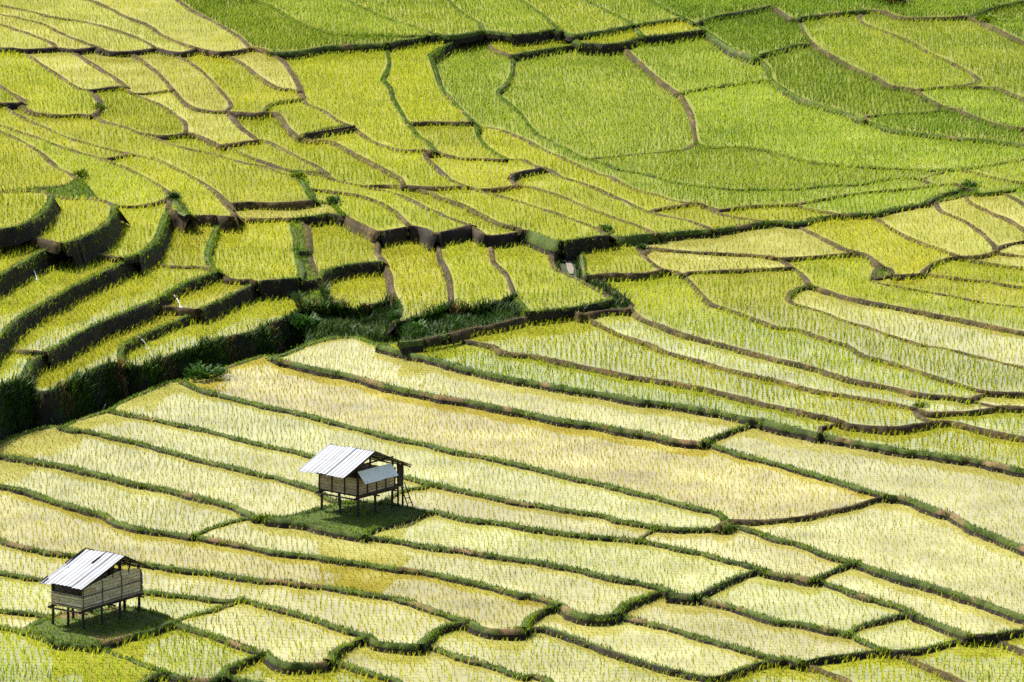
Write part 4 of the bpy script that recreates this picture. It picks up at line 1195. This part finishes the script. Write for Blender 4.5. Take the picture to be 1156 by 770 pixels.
        for (y,dz) in ((yk-.55,0),(yk-.05,0),(yk+.55,0)):
            MB().pole((.0,y,fl+1.1),(.0,y+.12,roof_z(y)-.07),.04).build('gable_strut',M['dark_wood'],h,True)
        # loose bundle of thatch pushed against the far corner
        b=MB()
        for k in range(14): 
            zz=fl+.15+.065*k; b.pole((.06+random.uniform(-.02,.05),Lv+.02,zz),(-.5,Lv+.1+random.uniform(0,.1),zz+.03),.045,.04,7,2)
        b.build('stacked_poles',M['wood'],h,True)
        # poles weighing down the tin
        for (xx,t0,t1) in ((x0+.03,-.03,.46),(x0+1.28,-.03,.34),(x0+.02,.86,.99)):
            y0=ridge_v-eL*t0; y1=ridge_v-eL*t1
            MB().pole((xx,y0,roof_z(y0)+.075),(xx+.02,y1,roof_z(y1)+.07),.035,.03).build('roof_pole',M['dark_wood'],h,True)
        MB().pole((x0-.06,yl+.02,zL-.02),(x0+.3,yl+.03,zL-.02),.04).build('eave_pole',M['dark_wood'],h,True)
    return h
m1=face_at(395,582); m2=face_at(110,695)
hut('stilt_hut',(404.1,583.9),m1,R(-39),2.38,2.68,.97,.98,3.0,.25,2.27,2.11,2.73,1.86,
    'dark boarded stilt hut with a ladder and propped tin awning',1)
hut('stilt_hut',(93.9,711.7),m2,R(-36.6),1.82,3.92,.9,2.56,2.9,.27,2.93,1.94,2.09,1.9,
    'pale woven bamboo stilt hut with dark poles on its tin roof',2)

# ------------------------------------------------------------------ bushes, trickles of water, sticks, the little stream
def ground_z(x,y):
    f=face_at(x,y); return Z[f] if f is not None else 0
def bush(px,r,hgt,mat,label,cat='bush',zoff=0.,n=420):
    z=ground_z(*px)+zoff; w=unproj(px,z)[0]
    o=empty('bush',w); tag(o,label,cat)
    a=rng.uniform(0,6.283,n); el=np.arcsin(rng.uniform(0,1,n)); rr=rng.uniform(.35,1,n)**.6
    lob=1+.25*np.sin(a*3+px[0])+.2*np.sin(a*5+el*4)
    P=np.stack([r*rr*lob*np.cos(a)*np.cos(el),r*rr*lob*np.sin(a)*np.cos(el),hgt*(.12+.8*rr*lob*np.sin(el))],1)
    me=blades('foliage',P,rng.uniform(.14,.3,n)*r*1.1,rng.uniform(.05,.1,n)*r*1.5,a+rng.normal(0,.6,n),rng.uniform(.2,1.0,n),rng.uniform(.1,.6,n),(0,0,0))
    link('foliage',me,M[mat],o)
    mb=MB()
    for k in range(5):
        t=k*1.2566+.3; mb.pole((0,0,-.1),(r*.6*math.cos(t),r*.6*math.sin(t),hgt*.75),.03,.012,6,3,.03)
    mb.build('stems',M['dark_wood'],o,True)
M['red_leaf']=leaf_mat('dry_red_leaves',(.03,.018,.006),(.07,.04,.012),(.12,.09,.02),.3,.5)
M['bush_dark']=leaf_mat('dark_bush_leaves',(.012,.04,.005),(.03,.08,.008),(.07,.15,.015),.3,.5)
for px,r,h_,mt,lb in [
  ((92,201),.5,.55,'grass','green bush on the knob where a left paddy meets the dark slope'),
  ((113,126),.45,.6,'grass','green bush at the right end of the rounded paddy, upper left'),
  ((197,226),.45,.5,'bush_dark','dark bush in the pointed corner above the upright paddy'),
  ((337,202),.5,.5,'grass','green bush where the very long strip paddy ends'),
  ((377,231),.45,.5,'bush_dark','dark bush above the squarish paddies beside the overgrown strip'),
  ((1013,6),.9,1.1,'red_leaf','dark reddish bush at the top edge near the right corner'),
  ((998,4),.7,.7,'grass','bright green bush at the top edge beside a reddish one'),
  ((1113,24),.7,.4,'grass','low green bush under the dark bank in the top right corner'),
  ((1096,214),.6,.5,'bush_dark','dark tufted bush at the end of a bank near the right edge'),
  ((1039,463),.4,.45,'grass','green bush on the bund above the thick green one, right side'),
  ((684,262),.45,.45,'bush_dark','dark bush on the bank end above the little stream channel'),
  ((725,282),.35,.35,'bush_dark','small dark bush at the top of the ridge right of the stream channel'),
  ((378,356),.8,1.0,'red_leaf','tall dark reddish shrub standing at the top of the gully'),
  ((345,372),.9,.8,'bush_dark','dark shrub in the gully left of the reddish one'),
  ((228,428),.9,.7,'bush_dark','dark shrub low in the gully under the lowest stepped paddy'),
  ((30,446),.9,.6,'red_leaf','brownish dry shrub in the gully near the left edge'),
  ((146,428),.8,.7,'bush_dark','dark shrub in the gully right of the round footed stepped paddy'),
  ((343,353),.6,.7,'bush_dark','dark shrub at the foot of the overgrown strip above the gully'),
  ((447,361),.4,.5,'bush_dark','dark shrub at the lower left corner of the left column paddy'),
  ((247,424),.45,.45,'bush_dark','small dark bush on the rim where the gully meets the longest golden paddy'),
  ((470,374),.6,.5,'bush_dark','dark shrub in the gully below the left column paddy')]:
    bush(px,r,h_,mt,lb,'bush')
def white_mat():
    m,nt=new_mat('falling_water'); d=N_(nt,'ShaderNodeBsdfPrincipled'); d.inputs['Base Color'].default_value=(.8,.8,.76,1); d.inputs['Roughness'].default_value=.15
    o=N_(nt,'ShaderNodeOutputMaterial'); nt.links.new(d.outputs[0],o.inputs[0]); return m
M['falling']=white_mat()
M['pale_stick']=rough_mat('bleached_bamboo',[(.25,(.35,.3,.2)),(.5,(.55,.5,.38)),(.8,(.7,.66,.55))],8,.2,coord='Object')
def trickle(p0,p1,drop,label):
    zl=ground_z(*p1); b=unproj(p1,zl)[0]; a=unproj(p0,zl+drop)[0]
    o=empty('water_trickle',b); tag(o,label,'trickle')
    A=Vector(a-b); mb=MB(); pts=[]
    for k in range(9):
        t=k/8; pts.append(Vector((A.x*(1-t)**1.0,A.y*(1-t),A.z*(1-t*t))))
    for q,r in zip(pts[:-1],pts[1:]): mb.pole(q,r,.03,.034,8,1,0)
    mb.build('falling_water',M['falling'],o,True)
    sp=MB(); bmesh.ops.create_icosphere(sp.bm,subdivisions=2,radius=.10,matrix=Matrix.Diagonal((1.3,1,.45,1)))
    for v in sp.bm.verts: v.co+=Vector((random.uniform(-.03,.03),random.uniform(-.03,.03),random.uniform(-.02,.02)))
    sp.build('splash',M['falling'],o,True)
    d=(A.normalized()); MB().pole(A+Vector((A.x*.5,abs(A.y)*.3+.35,.06)),A+Vector((0,-.02,.02)),.06,.05,8,2,.0).build('bamboo_spout',M['wood'],o,True)
trickle((37.5,305),(42,316),.36,'white trickle of water spilling from the dark bank nearest the left edge')
trickle((199,337),(204,347),.33,'small white trickle falling into the leaf shaped stepped paddy')
trickle((159.1,383),(166.4,393.6),.48,'longest white trickle, falling into the lowest stepped paddy by the gully')
def stick(p0,p1,dz,label):
    z=ground_z(*p1)+.02; b=unproj(p1,z)[0]; a=unproj(p0,z+dz)[0]-b
    o=MB().pole((0,0,-.1),a,.05,.035,8,4,.012).build('bleached_stick',M['pale_stick'],None,True); o.location=b; tag(o,label,'stick')
stick((191,347.5),(187.5,352),.25,'short pale stick leaning at the left end of the leaf shaped paddy')
stick((119,456.5),(115,462.5),.3,'short pale stick standing on the gully rim by the cream paddies')
# the little stream
zg=ground_z(640,290)
cl=np.array([(633,279),(637,285),(640,291),(642,297),(644,303),(645,309)],float)
C=unproj(cl,zg+.06)[:,:2]
V=[];F=[]
for k,(x,y) in enumerate(C):
    w=.16+.05*math.sin(k*2.1); V+=[(x-w,y,zg+.06),(x+w,y,zg+.06)]
    if k: F.append((2*k-2,2*k-1,2*k+1,2*k))
me=bpy.data.meshes.new('stream'); me.from_pydata(V,[],F); o=link('stream',me,M['stream']); tag(o,kind='structure')

# a long dark board wall holding up a small terrace
def board_wall(pa,pb,hgt,label):
    zl=ground_z((pa[0]+pb[0])/2,(pa[1]+pb[1])/2+6)
    A,B=unproj([pa,pb],zl+.03)
    o=empty('retaining_board',A); tag(o,label,'boards')
    v=Vector(B-A); L=v.length; o.rotation_euler=(0,0,math.atan2(v.y,v.x))
    for k in range(3):
        m=MB(); z0=hgt*k/3
        m.box((L/2+random.uniform(-.05,.05),random.uniform(-.01,.01),z0+hgt/6),(L*random.uniform(.97,1.02),.06,hgt/3-.012),Matrix.Rotation(random.uniform(-.004,.004),3,'Y'))
        m.build('board',M['dark_wood'],o)
    for k in range(4): MB().pole((.12+(L-.24)*k/3,.07,-.3),(.12+(L-.24)*k/3,.09,hgt+.05),.045,.04).build('stake',M['dark_wood'],o,True)
board_wall((345,160),(402,151),.55,'long low dark board wall holding up a small terrace, upper left')
